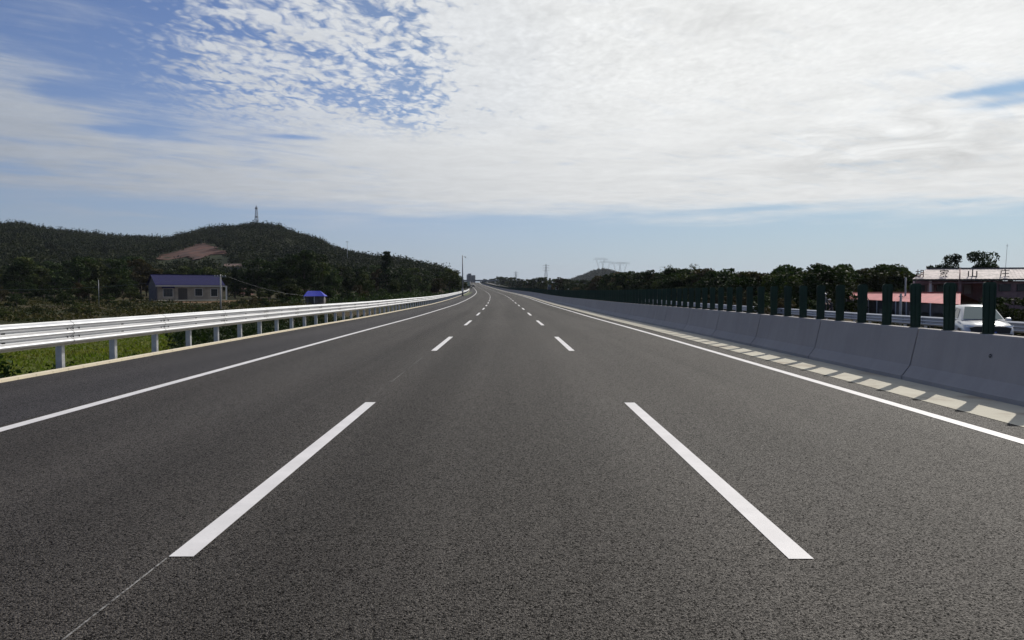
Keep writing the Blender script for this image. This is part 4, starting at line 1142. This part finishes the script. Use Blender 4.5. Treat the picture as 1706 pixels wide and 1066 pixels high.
# ------------------------------------------------------------------ overpass and tower block
def overpass():
    y = 905; x0, x1 = XU(740, y), XU(832, y); zt = ZV(466.6, y); zb = ZV(468.8, y); e = empty('overpass', ((x0+x1)/2, y, float(GZ((x0+x1)/2, y)))); tag(e, 'flat concrete overpass crossing the road at the crest', 'bridge')
    o = Vector(((x0+x1)/2, y, e.location.z)); L = x1-x0
    mb = MB(); mb.box((0, 4, zt-1.0-o.z), (L, 9, 1.1), M_bridge); mb.build('deck', e)
    for s in (-.4, 8.4): mb = MB(); mb.box((0, s, zt-o.z-.1), (L, .25, 1.0), M_bridge); mb.build('parapet', e)
    for px in (768, 806):
        for yy in (1.5, 6.5): mb = MB(); xx = XU(px, y)-o.x; gz = float(ZC(y))-3-o.z; mb.tube((xx, yy, gz), (xx, yy, zt-1.4-o.z), .6, .6, M_bridge, 10); mb.build('pier', e)
overpass()
def tower_block():
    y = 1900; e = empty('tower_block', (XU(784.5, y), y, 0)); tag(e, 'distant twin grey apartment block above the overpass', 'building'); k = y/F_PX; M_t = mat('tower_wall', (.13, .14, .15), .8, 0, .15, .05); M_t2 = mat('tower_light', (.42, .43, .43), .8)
    h1, h2 = ZV(455.8, y), ZV(458.4, y)
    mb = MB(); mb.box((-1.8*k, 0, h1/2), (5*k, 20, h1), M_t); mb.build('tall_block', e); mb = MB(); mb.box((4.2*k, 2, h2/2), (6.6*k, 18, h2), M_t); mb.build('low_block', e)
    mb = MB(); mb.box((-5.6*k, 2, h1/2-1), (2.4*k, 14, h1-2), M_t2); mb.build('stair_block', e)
    for i in range(11):
        mb = MB(); mb.box((-5.6*k, -5.2, h1-4-i*3), (2.3*k, .5, 1.3), M_t); mb.build('balcony', e)
        for xx, w, yy in ((-1.8*k, 4.4*k, -10.3), (4.2*k, 6*k, -7.3)):
            mb = MB(); [mb.box((xx-w/2+w*(j+.5)/4, yy, h2-4-i*3), (w/7, .6, 1.5), M_dark) for j in range(4)]; mb.build('window_row', e)
tower_block()

# ------------------------------------------------------------------ villa with the writing on its roof, low red-roofed building
M_rooft = mat('weathered_roof', (.50, .42, .38), .75, 0, .30, 1.6)
M_pink = mat('pink_wall', (.20, .125, .125), .9, 0, .2, 1.5)
M_redtext = mat('dark_red_letters', (.055, .012, .016), .7)
M_blktext = mat('black_letters', (.02, .015, .018), .7)
def villa():
    TH = R(-10); y = 80.0; O = Vector((XU(1519, y), y, 0)); g = -1.6; c_, s_ = math.cos(TH), math.sin(TH)
    e = empty('villa', (O.x, O.y, g), TH); tag(e, 'pink villa with four big characters on its weathered pale roof, right edge of the photo', 'building')
    def LX(px, back=0.0):
        ox, oy = O.x - s_*back, O.y + c_*back; k = XU(px, 1.0)
        return (k*oy - ox)/(c_ - k*s_)
    L = 19.0; W = 9; ry = 3.9; xl = 2.95
    eh = ZV(464.6, 79)-g; rh = ZV(447.6, 83)-g; s = (rh-eh)/ry; rb = 2*ry+.6
    mb = MB(); mb.box((LX(1652)+4.2, W/2+.7, eh/2-.10), (8.4, W, eh-.25), M_pink); mb.box((5.6, 4.6, eh/2-.06), (7.0, .25, eh-.1), M_pink); mb.build('wall', e)
    mb = MB(); n = 90
    def pt(q, yy, zz):
        x0 = xl*(yy/ry); return (x0 + (L-x0)*q, yy, zz)
    for k in range(n):
        a, b_ = k/n, (k+1)/n; hgt = .02 if k % 2 else .0
        mb.poly([pt(a, 0, eh+hgt), pt(b_, 0, eh+hgt), pt(b_, ry, rh+hgt), pt(a, ry, rh+hgt)], M_rooft)
        if k: mb.poly([pt(a, 0, eh), pt(a, 0, eh+.02), pt(a, ry, rh+.02), pt(a, ry, rh)], M_rooft)
    mb.poly([(xl, ry, rh), (L, ry, rh), (L, rb, eh), (5.4, rb, eh)], M_rooft); mb.poly([(0, 0, eh), (xl, ry, rh), (5.4, rb, eh)], M_rooft)
    mb.poly([(0, 0, eh-.03), (L, 0, eh-.03), (L, rb, eh-.03), (5.4, rb, eh-.03)], M_dark)
    rf = mb.build('roof', e)
    mb = MB(); mb.box(((L+xl)/2, ry, rh+.06), (L-xl, .30, .10), M_dark); mb.build('ridge_cap', rf)
    mb = MB(); mb.tube((LX(1598), .02, eh+.06), (LX(1598, ry), ry, rh+.06), .05, .05, M_pink, 6); mb.build('roof_seam', rf)
    mb = MB(); mb.box((L/2, -.06, eh-.10), (L, .10, .16), M_dark); mb.build('gutter', e)
    def glyph(ch, px, m, wid):
        cu = bpy.data.curves.new('letter', 'FONT'); cu.body = ch; cu.size = 1; cu.extrude = .03; cu.offset = .008
        o = bpy.data.objects.new('letter', cu); C.objects.link(o); bpy.context.view_layer.update()
        dg = bpy.context.evaluated_depsgraph_get(); me = bpy.data.meshes.new_from_object(o.evaluated_get(dg)); bpy.data.objects.remove(o)
        me.materials.clear(); me.materials.append(m)
        bb = [v.co for v in me.vertices]; gx0, gx1 = min(v.x for v in bb), max(v.x for v in bb); gy0, gy1 = min(v.y for v in bb), max(v.y for v in bb)
        for v in me.vertices: v.co.x = (v.co.x-(gx0+gx1)/2)/(gx1-gx0)*wid; v.co.y = (v.co.y-gy0)/(gy1-gy0)*.92
        yy = ry*.22; link('letter', me, rf, (LX(px, yy), yy, eh + s*yy - .10), (math.pi/2, 0, R(-14)))
    glyph('胡', 1531, M_redtext, .80); glyph('家', 1572, M_blktext, .90); glyph('山', 1619, M_blktext, .90); glyph('庄', 1672, M_blktext, .92)
    for px, w, m in ((1598, .30, M_pink), (1549, .22, M_trim), (1522, .14, M_trim), (1655, .3, M_pink)):
        mb = MB(); mb.box((LX(px, .25), .25, eh/2-.1), (w, .25, eh-.2), m); mb.build('column', e)
    for px, w in ((1673, 1.15), (1700, .8)):
        mb = MB(); mb.box((LX(px, .64), .64, ZV(479, 78)-g), (w, .14, .8), M_dark); mb.build('window', e)
    M_pap = mat('paper_window', (.30, .27, .26), .8); M_low = mat('low_wall', (.05, .045, .045), .9)
    for k in range(7):
        mb = MB(); mb.box((2.6+k*1.0, 4.43, eh-1.15), (.7, .1, 1.0), M_pap if k % 2 else M_dark); mb.build('back_window', e)
    mb = MB(); mb.box((4.4, -.02, eh-.42), (8.2, .08, .10), M_pink); mb.build('beam', e)
    mb = MB(); mb.box((5.9, 2.0, eh*.22), (4.5, .2, eh*.42), M_low); mb.build('porch_screen', e)
villa()
def red_building():
    y1, y2 = 50.0, 80.0
    A_ = Vector((XU(1600, y1), y1, ZV(507.5, y1))); B_ = Vector((XU(1400, y2), y2, ZV(497, y2)))
    A2 = Vector((XU(1600, y1+5), y1+5, ZV(488.3, y1+5))); B2 = Vector((XU(1400, y2+5.5), y2+5.5, ZV(488.3, y2+5.5)))
    M_red = mat('red_roof_sheet', (.62, .20, .20), .5, 0, .12, 1.5); M_redd = mat('red_ridge', (.30, .05, .04), .6)
    e = empty('red_roofed_building', (A_.x, A_.y, -1.8)); tag(e, 'low building with a faded red sheet-metal roof behind the far guardrail', 'building'); o = e.location.copy()
    mb = MB(); n = 130
    for k in range(n):
        a, b_ = k/n, (k+.72)/n; c_ = (k+1)/n; up = Vector((0, 0, .04))
        mb.poly([A_.lerp(B_, a)-o, A_.lerp(B_, b_)-o, A2.lerp(B2, b_)-o, A2.lerp(B2, a)-o], M_red)
        mb.poly([A_.lerp(B_, b_)+up-o, A_.lerp(B_, c_)+up-o, A2.lerp(B2, c_)+up-o, A2.lerp(B2, b_)+up-o], M_red)
        mb.poly([A_.lerp(B_, b_)-o, A_.lerp(B_, b_)+up-o, A2.lerp(B2, b_)+up-o, A2.lerp(B2, b_)-o], M_red)
    dirb = Vector((4.2, 3.5, 0)); A3, B3 = A2+dirb - Vector((0, 0, .9)), B2+dirb - Vector((0, 0, .9))
    mb.poly([A2-o, B2-o, B3-o, A3-o], M_red); rf = mb.build('roof', e)
    mb = MB(); mb.tube(A2-o+Vector((0, 0, .03)), B2-o+Vector((0, 0, .03)), .09, .09, M_redd, 6); mb.build('ridge_cap', rf)
    M_rw = mat('dim_wall', (.10, .09, .085), .9, 0, .3, 1)
    i_ = Vector((.35, .5, 0)); mb = MB(); zt = -.10
    p = [A_+i_, B_+i_, B3-i_*.5, A3-i_*.5]
    for a, b_ in zip(p, p[1:]+p[:1]): mb.poly([(a.x-o.x, a.y-o.y, -.6), (b_.x-o.x, b_.y-o.y, -.6), (b_.x-o.x, b_.y-o.y, b_.z-o.z+zt), (a.x-o.x, a.y-o.y, a.z-o.z+zt)], M_rw)
    mb.build('wall', e)
    M_open = mat('shopfront_light', (.22, .21, .18), .8, 0, .3, 2)
    for k in range(12):
        q = (k+.5)/12; c0 = A_.lerp(B_, q-.025)+i_*.8-o; c1 = A_.lerp(B_, q+.025)+i_*.8-o
        mb = MB(); off = Vector((-.10, -.12, 0)); mb.poly([(c0+off).xy.to_3d()+Vector((0, 0, .6)), (c1+off).xy.to_3d()+Vector((0, 0, .6)), (c1+off).xy.to_3d()+Vector((0, 0, 1.7)), (c0+off).xy.to_3d()+Vector((0, 0, 1.7))], M_open if k % 3 == 0 else M_dark); mb.build('window', e)
        pp = A_.lerp(B_, k/12); mb = MB(); mb.tube((pp.x-o.x, pp.y-o.y+.1, -.6), (pp.x-o.x, pp.y-o.y+.1, pp.z-o.z), .05, .05, M_trim, 6); mb.build('post', e)
red_building()
def thin_pole(px, y, v0, label):
    x = XU(px, y); g = float(GZ(x, y)); H = ZV(v0, y)-g; e = empty('utility_pole', (x, y, g)); tag(e, label, 'pole')
    mb = MB(); mb.tube((0, 0, -.3), (0, 0, H), .09, .07, M_pole, 8); mb.build('shaft', e); mb = MB(); mb.box((0, 0, H-.2), (.22, .10, .06), M_steel); mb.build('bracket', e)
thin_pole(1508, 64, 462, 'thin pale pole just left of the villa, above the red roof')
thin_pole(1500.5, 47, 489, 'short red-brown post standing before the low red roof')

# ------------------------------------------------------------------ vehicles
M_carw = mat('white_car_paint', (.50, .50, .51), .25, 0, coat=.6)
M_cark = mat('black_car_paint', (.012, .012, .014), .25, 0, coat=.6)
M_wsg = mat('windscreen', (.10, .16, .15), .08, spec=.8)
M_tyre = mat('tyre', (.015, .015, .015), .85)
M_rim = mat('alloy', (.35, .36, .37), .35, .8)
M_lamp = mat('headlamp', (.75, .78, .80), .08, 0, spec=.8)
M_plate = mat('plate_blue', (.04, .10, .40), .5)
def car(loc, rz, paint, label, detail=True):
    """front faces -Y"""
    e = empty('car', loc, rz); tag(e, label, 'car')
    st = [(0.00, .66, .40, .66), (.05, .78, .32, .80), (.18, .86, .26, .90), (.5, .90, .24, .97), (1.0, .92, .24, 1.03), (1.35, .925, .24, 1.07), (2.4, .925, .24, 1.09), (3.6, .92, .24, 1.12), (4.2, .89, .28, 1.12), (4.42, .85, .36, 1.02), (4.5, .74, .45, .85)]
    mb = MB(); rows = []
    for (yy, w, lo, tp) in st:
        h = tp-lo; half = [(0, lo), (.75*w, lo), (.96*w, lo+.10*h), (w, lo+.35*h), (w*.985, lo+.62*h), (w*.95, tp-.12*h), (w*.86, tp-.02*h), (w*.5, tp+.015), (0, tp+.025)]
        ring = half + [(-a, b_) for a, b_ in half[-2:0:-1]]
        rows.append([mb.bm.verts.new((a, yy-2.25, b_)) for a, b_ in ring])
    k = mb.mi(paint)
    n = len(rows[0])
    for r0, r1 in zip(rows, rows[1:]):
        for i in range(n): f = mb.bm.faces.new((r0[i], r0[(i+1) % n], r1[(i+1) % n], r1[i])); f.smooth = True
    mb.bm.faces.new(rows[0][::-1]); mb.bm.faces.new(rows[-1]); o = mb.build('body', e)
    # cabin
    Y = lambda v: v-2.25
    cs = [(1.12, .78, 1.04, .78, 1.05), (1.95, .83, 1.06, .60, 1.60), (2.7, .85, 1.08, .62, 1.675), (3.5, .85, 1.10, .61, 1.65), (3.95, .83, 1.12, .58, 1.56), (4.32, .78, 1.10, .70, 1.12)]
    def ringc(c):
        yy, wb, zb, wt, zt = c
        h = [(wb, zb), (wb+(wt-wb)*.5, zb+(zt-zb)*.5), (wt+.02, zt-.06 if zt > 1.3 else zt), (wt*.88, zt), (wt*.4, zt+.025), (0, zt+.03)]
        return [(a, Y(yy), b_) for a, b_ in h] + [(-a, Y(yy), b_) for a, b_ in h[-2::-1]]
    mb = MB(); rr = [[mb.bm.verts.new(p) for p in ringc(c)] for c in cs]; mb.mi(paint)
    for r0, r1 in zip(rr, rr[1:]):
        for i in range(len(r0)-1): f = mb.bm.faces.new((r0[i], r0[i+1], r1[i+1], r1[i])); f.smooth = True
    mb.build('cabin', e)
    # glass, laid a hair proud of the cabin
    mb = MB(); f0, f1 = cs[0], cs[1]
    nv = Vector((0, -.56, .83)).normalized()*.008
    def L(a, b_, t_): return Vector(a).lerp(Vector(b_), t_)
    bl, br = Vector((-.72, Y(1.18), 1.085)), Vector((.72, Y(1.18), 1.085)); bm = Vector((0, Y(1.10), 1.085)); tl, tr = Vector((-.53, Y(1.88), 1.585)), Vector((.53, Y(1.88), 1.585)); tm = Vector((0, Y(1.86), 1.605))
    up = Vector((0, -.02, .03)); mb.poly([bl+up, bm+up, tm+up, tl+up], M_wsg, True); mb.poly([bm+up, br+up, tr+up, tm+up], M_wsg, True); mb.build('windscreen', e)
    for s in (-1, 1):
        def SP(yy, t_):   # point on the side glass plane
            import bisect
            q = min(max(yy, 1.12), 4.32)
            for a, b_ in zip(cs, cs[1:]):
                if a[0] <= q <= b_[0]:
                    u = (q-a[0])/(b_[0]-a[0]); v = [a[i]+(b_[i]-a[i])*u for i in range(5)]; break
            return Vector((s*(v[1]+(v[3]-v[1])*t_+.014), Y(q), v[2]+(v[4]-v[2])*t_))
        for (ya, yb, yc, yd) in ((1.75, 2.55, 2.52, 2.05), (2.62, 3.42, 3.38, 2.60), (3.5, 4.0, 3.72, 3.46)):
            mb = MB(); mb.poly([SP(ya, .14), SP(yb, .14), SP(yc, .84), SP(yd, .84)], M_glass); mb.build('side_window', e)
        mb = MB(); mb.box((s*1.02, Y(1.62), 1.10), (.20, .12, .14), paint if paint is M_cark or s > 0 else paint, bevel=.03); mb.box((s*.93, Y(1.66), 1.05), (.08, .05, .05), M_black); mb.build('mirror', e)
        mb = MB()
        mb.poly([(s*.46, Y(.075), .80), (s*.80, Y(.17), .84), (s*.885, Y(.42), .89), (s*.80, Y(.20), .895), (s*.55, Y(.12), .862)], M_lamp)
        for v in mb.bm.verts: v.co.y -= .02; v.co.x += s*.012; v.co.z += .008
        mb.build('headlight', e)
        for yy in (.85, 3.6):
            w = empty('wheel', (s*.83, Y(yy), .35)); w.parent = e
            mb = MB(); prof = [(.20, -.11), (.31, -.115), (.345, -.09), (.35, 0), (.345, .09), (.31, .115), (.20, .11)]; n2 = 28
            rg_ = [[mb.bm.verts.new((b_, a*math.cos(2*math.pi*j/n2), a*math.sin(2*math.pi*j/n2))) for a, b_ in prof] for j in range(n2)]; mb.mi(M_tyre)
            for j in range(n2):
                for i in range(len(prof)-1): f = mb.bm.faces.new((rg_[j][i], rg_[j][i+1], rg_[(j+1) % n2][i+1], rg_[(j+1) % n2][i])); f.smooth = True
            mb.build('tyre', w)
            mb = MB(); mb.tube((s*.05, 0, 0), (s*.085, 0, 0), .21, .21, M_black, 20)
            for j in range(5): a = 2*math.pi*j/5; mb.box((0, 0, 0), (.02, .06, .19), M_rim, M=Matrix.Translation((s*.10, 0, 0)) @ Matrix.Rotation(a, 4, 'X') @ Matrix.Translation((0, 0, .10)))
            mb.build('rim', w)
            mb = MB(); n3 = 16
            for j in range(n3):      # dark wheel arch
                a0, a1 = math.pi*j/n3, math.pi*(j+1)/n3
                mb.poly([(s*.932, Y(yy)+.36*math.cos(a0), .35+.36*math.sin(a0)), (s*.932, Y(yy)+.41*math.cos(a0), .35+.41*math.sin(a0)), (s*.932, Y(yy)+.41*math.cos(a1), .35+.41*math.sin(a1)), (s*.932, Y(yy)+.36*math.cos(a1), .35+.36*math.sin(a1))], M_black)
            mb.build('wheel_arch', e)
    mb = MB(); mb.prism([(-.66, .58), (.66, .58), (.72, .80), (.50, .86), (-.50, .86), (-.72, .80)], Y(-.03), Y(.16), M_black)
    for q in range(4): mb.box((0, Y(-.02), .655+q*.04), (.9, .012, .008), M_rim)
    mb.build('grille', e)
    mb = MB(); mb.prism([(-.70, .36), (.70, .36), (.76, .56), (-.76, .56)], Y(-.02), Y(.12), M_black); mb.build('bumper_intake', e)
    mb = MB(); mb.box((0, Y(-.03), .585), (.44, .015, .13), M_plate); mb.build('number_plate', e)
    return e
cc = car(RP(20.35 - float(XC(30.7)), 30.7) + Vector((0, 0, .01)), R(-21), M_carw, 'white hatchback-like car driving towards the viewer behind the green boards')
cc['label'] = 'white car driving towards the viewer on the opposite carriageway, behind the green boards'
p = RP(-5.4, 505); car(p, math.pi + frame_at(-5.4, 505)[1].z, M_cark, 'tiny black car far up the left side of the road, past the white pole')
def lorry():
    y = 300; x = XU(914, y); g = ZV(490, y)-.9; e = empty('lorry', (x, y, g), 0); tag(e, 'distant lorry with a dark cab and long white load body, above the green boards', 'lorry')
    M_cab = mat('dark_cab', (.03, .045, .07), .4); M_box = mat('white_body', (.62, .62, .56), .6, 0, .08, .5); top = ZV(476.2, y)-g; L = XU(951, y)-x; cw = XU(921, y)-x
    mb = MB(); mb.prism([(-.4, .7), (cw-.9, .7), (cw-.9, top+.6), (.0, top+.6), (-.4, top-.5)], -1.2, 1.2, M_cab); mb.build('cab', e)
    mb = MB(); mb.prism([(-.30, top-.45), (-.05, top+.25), (1.0, top+.25), (1.0, top-.45)], -1.23, -1.205, M_wsg); mb.build('cab_window', e)
    mb = MB(); mb.box(((cw+L)/2+.6, 0, top-.85), (L-cw-1.2, 2.4, 2.0), M_box); mb.build('load_body', e)
    mb = MB(); mb.box((L/2, 0, .75), (L, 1.0, .25), M_black); mb.build('chassis', e)
    for xx in (.6, 2.0, L-3.2, L-2.0, L-.8):
        for s in (-1.05, 1.05): mb = MB(); mb.tube((xx, s-.15, .5), (xx, s+.15, .5), .5, .5, M_tyre, 16); mb.build('wheel', e)
lorry()

# ------------------------------------------------------------------ two people by the far guardrail
M_skin = mat('skin', (.35, .20, .14), .6); M_grey = mat('grey_clothes', (.11, .115, .13), .9, 0, .15, 3); M_dk = mat('dark_clothes', (.03, .03, .035), .9); M_helm = mat('pale_helmet', (.55, .56, .58), .3); M_hair = mat('hair', (.01, .01, .01), .8)
def person(px, y, vtop, rz, cloth, label, cap, lean=0.0):
    x = XU(px, y); g = float(GZ(x, y)); 
    g -= .02; pass
    H = 1.70; e = empty('person', (x, y, g), rz); tag(e, label, 'person')
    J = {'pelvis': (0, 0, .95, .14), 'waist': (0, lean*.3, 1.10, .13), 'chest': (0, lean*.7, 1.32, .155), 'neck': (0, lean, 1.47, .055), 'head': (0, lean*1.15-.01, 1.57, .085), 'crown': (0, lean*1.15, 1.66, .08)}
    for s, n_ in ((-1, 'l'), (1, 'r')):
        J['sh'+n_] = (s*.18, lean*.8, 1.41, .06); J['el'+n_] = (s*.25, lean*.8-.03, 1.15, .045); J['wr'+n_] = (s*.22, lean*.8-.20, .98, .032); J['ha'+n_] = (s*.21, lean*.8-.26, .93, .038)
        J['hip'+n_] = (s*.10, 0, .88, .095); J['kn'+n_] = (s*.12, -.03, .50, .065); J['an'+n_] = (s*.13, .02, .10, .045); J['to'+n_] = (s*.15, -.14, .04, .04)
    E_ = [('pelvis', 'waist'), ('waist', 'chest'), ('chest', 'neck'), ('neck', 'head'), ('head', 'crown')]
    for n_ in 'lr': E_ += [('chest', 'sh'+n_), ('sh'+n_, 'el'+n_), ('el'+n_, 'wr'+n_), ('wr'+n_, 'ha'+n_), ('pelvis', 'hip'+n_), ('hip'+n_, 'kn'+n_), ('kn'+n_, 'an'+n_), ('an'+n_, 'to'+n_)]
    for s, n_ in ((-1, 'l'), (1, 'r')):
        for k in range(4):
            J['f%s%d' % (n_, k)] = (s*.21+(k-1.5)*.02, lean*.8-.30-.02*(k in (1, 2)), .87, .009); E_.append(('ha'+n_, 'f%s%d' % (n_, k)))
        J['t'+n_] = (s*.165, lean*.8-.28, .90, .010); E_.append(('ha'+n_, 't'+n_))
    keys = list(J); me = bpy.data.meshes.new('body'); me.from_pydata([J[k][:3] for k in keys], [(keys.index(a), keys.index(b_)) for a, b_ in E_], [])
    o = link('body', me, e); sm = o.modifiers.new('skin', 'SKIN'); sv = me.skin_vertices[0].data
    for i, k in enumerate(keys): sv[i].radius = (J[k][3], J[k][3]*(.75 if k in ('chest', 'waist', 'pelvis') else 1)); sv[i].use_root = (k == 'pelvis')
    ss = o.modifiers.new('sub', 'SUBSURF'); ss.levels = 1; ss.render_levels = 1
    bpy.context.view_layer.update(); me2 = bpy.data.meshes.new_from_object(o.evaluated_get(bpy.context.evaluated_depsgraph_get())); o.modifiers.clear(); o.data = me2; me2.name = 'body'
    me2.materials.clear(); [me2.materials.append(m) for m in (cloth, M_skin, M_dk)]
    for p_ in me2.polygons:
        c = p_.center; p_.material_index = 1 if c.z > 1.49 or (c.z < 1.0 and abs(c.x) > .15 and c.y < lean*.8-.16 and c.z > .7) else (2 if c.z < .93 else 0); p_.use_smooth = True
    hy = lean*1.15
    mb = MB(); mb.sphere((0, hy-.10, 1.585), .016, M_skin, (1, 1.2, 1.4), 8)
    for s in (-1, 1): mb.sphere((s*.032, hy-.085, 1.625), .011, M_hair, seg=6); mb.sphere((s*.088, hy, 1.60), .022, M_skin, (.5, 1, 1.4), 8)
    mb.box((0, hy-.088, 1.545), (.045, .012, .010), mat('lips', (.25, .09, .08), .6)); mb.build('face', e)
    mb = MB()
    if cap == 'helmet': mb.sphere((0, hy, 1.665), .135, M_helm, (1, 1.12, .8), 16)
    else: mb.sphere((0, hy, 1.665), .11, M_trim, (1, 1.05, .62), 14); mb.prism([(-.09, 1.66), (.09, 1.66), (.08, 1.672), (-.08, 1.672)], hy-.24, hy-.06, M_trim)
    mb.build('helmet' if cap == 'helmet' else 'cap', e)
    return e
person(1373.5, 54, 489.3, R(35), M_grey, 'person in grey clothes and a pale helmet standing behind the far guardrail', 'helmet')
person(1385, 55, 492.3, R(-70), M_dk, 'person in dark clothes and a white cap leaning beside the helmeted one', 'cap', -.16)

# ------------------------------------------------------------------ the air
def haze():
    m = bpy.data.materials.new('haze_air'); m.use_nodes = True; nt = m.node_tree; nt.nodes.remove(nt.nodes['Principled BSDF'])
    v = nt.nodes.new('ShaderNodeVolumePrincipled'); v.inputs['Color'].default_value = (.80, .86, 1.0, 1); v.inputs['Density'].default_value = HAZE; v.inputs['Anisotropy'].default_value = .2
    nt.links.new(v.outputs[0], nt.nodes['Material Output'].inputs['Volume'])
    me = bpy.data.meshes.new('haze'); x0, x1, y0, y1, z0, z1 = -4300, 4300, -450, 6700, -8, 165
    me.from_pydata([(x, y, z) for z in (z0, z1) for y in (y0, y1) for x in (x0, x1)], [], [(0, 2, 3, 1), (4, 5, 7, 6), (0, 1, 5, 4), (2, 6, 7, 3), (0, 4, 6, 2), (1, 3, 7, 5)])
    me.materials.append(m); tag(link('haze', me), kind='stuff')
HAZE = .00005
haze()
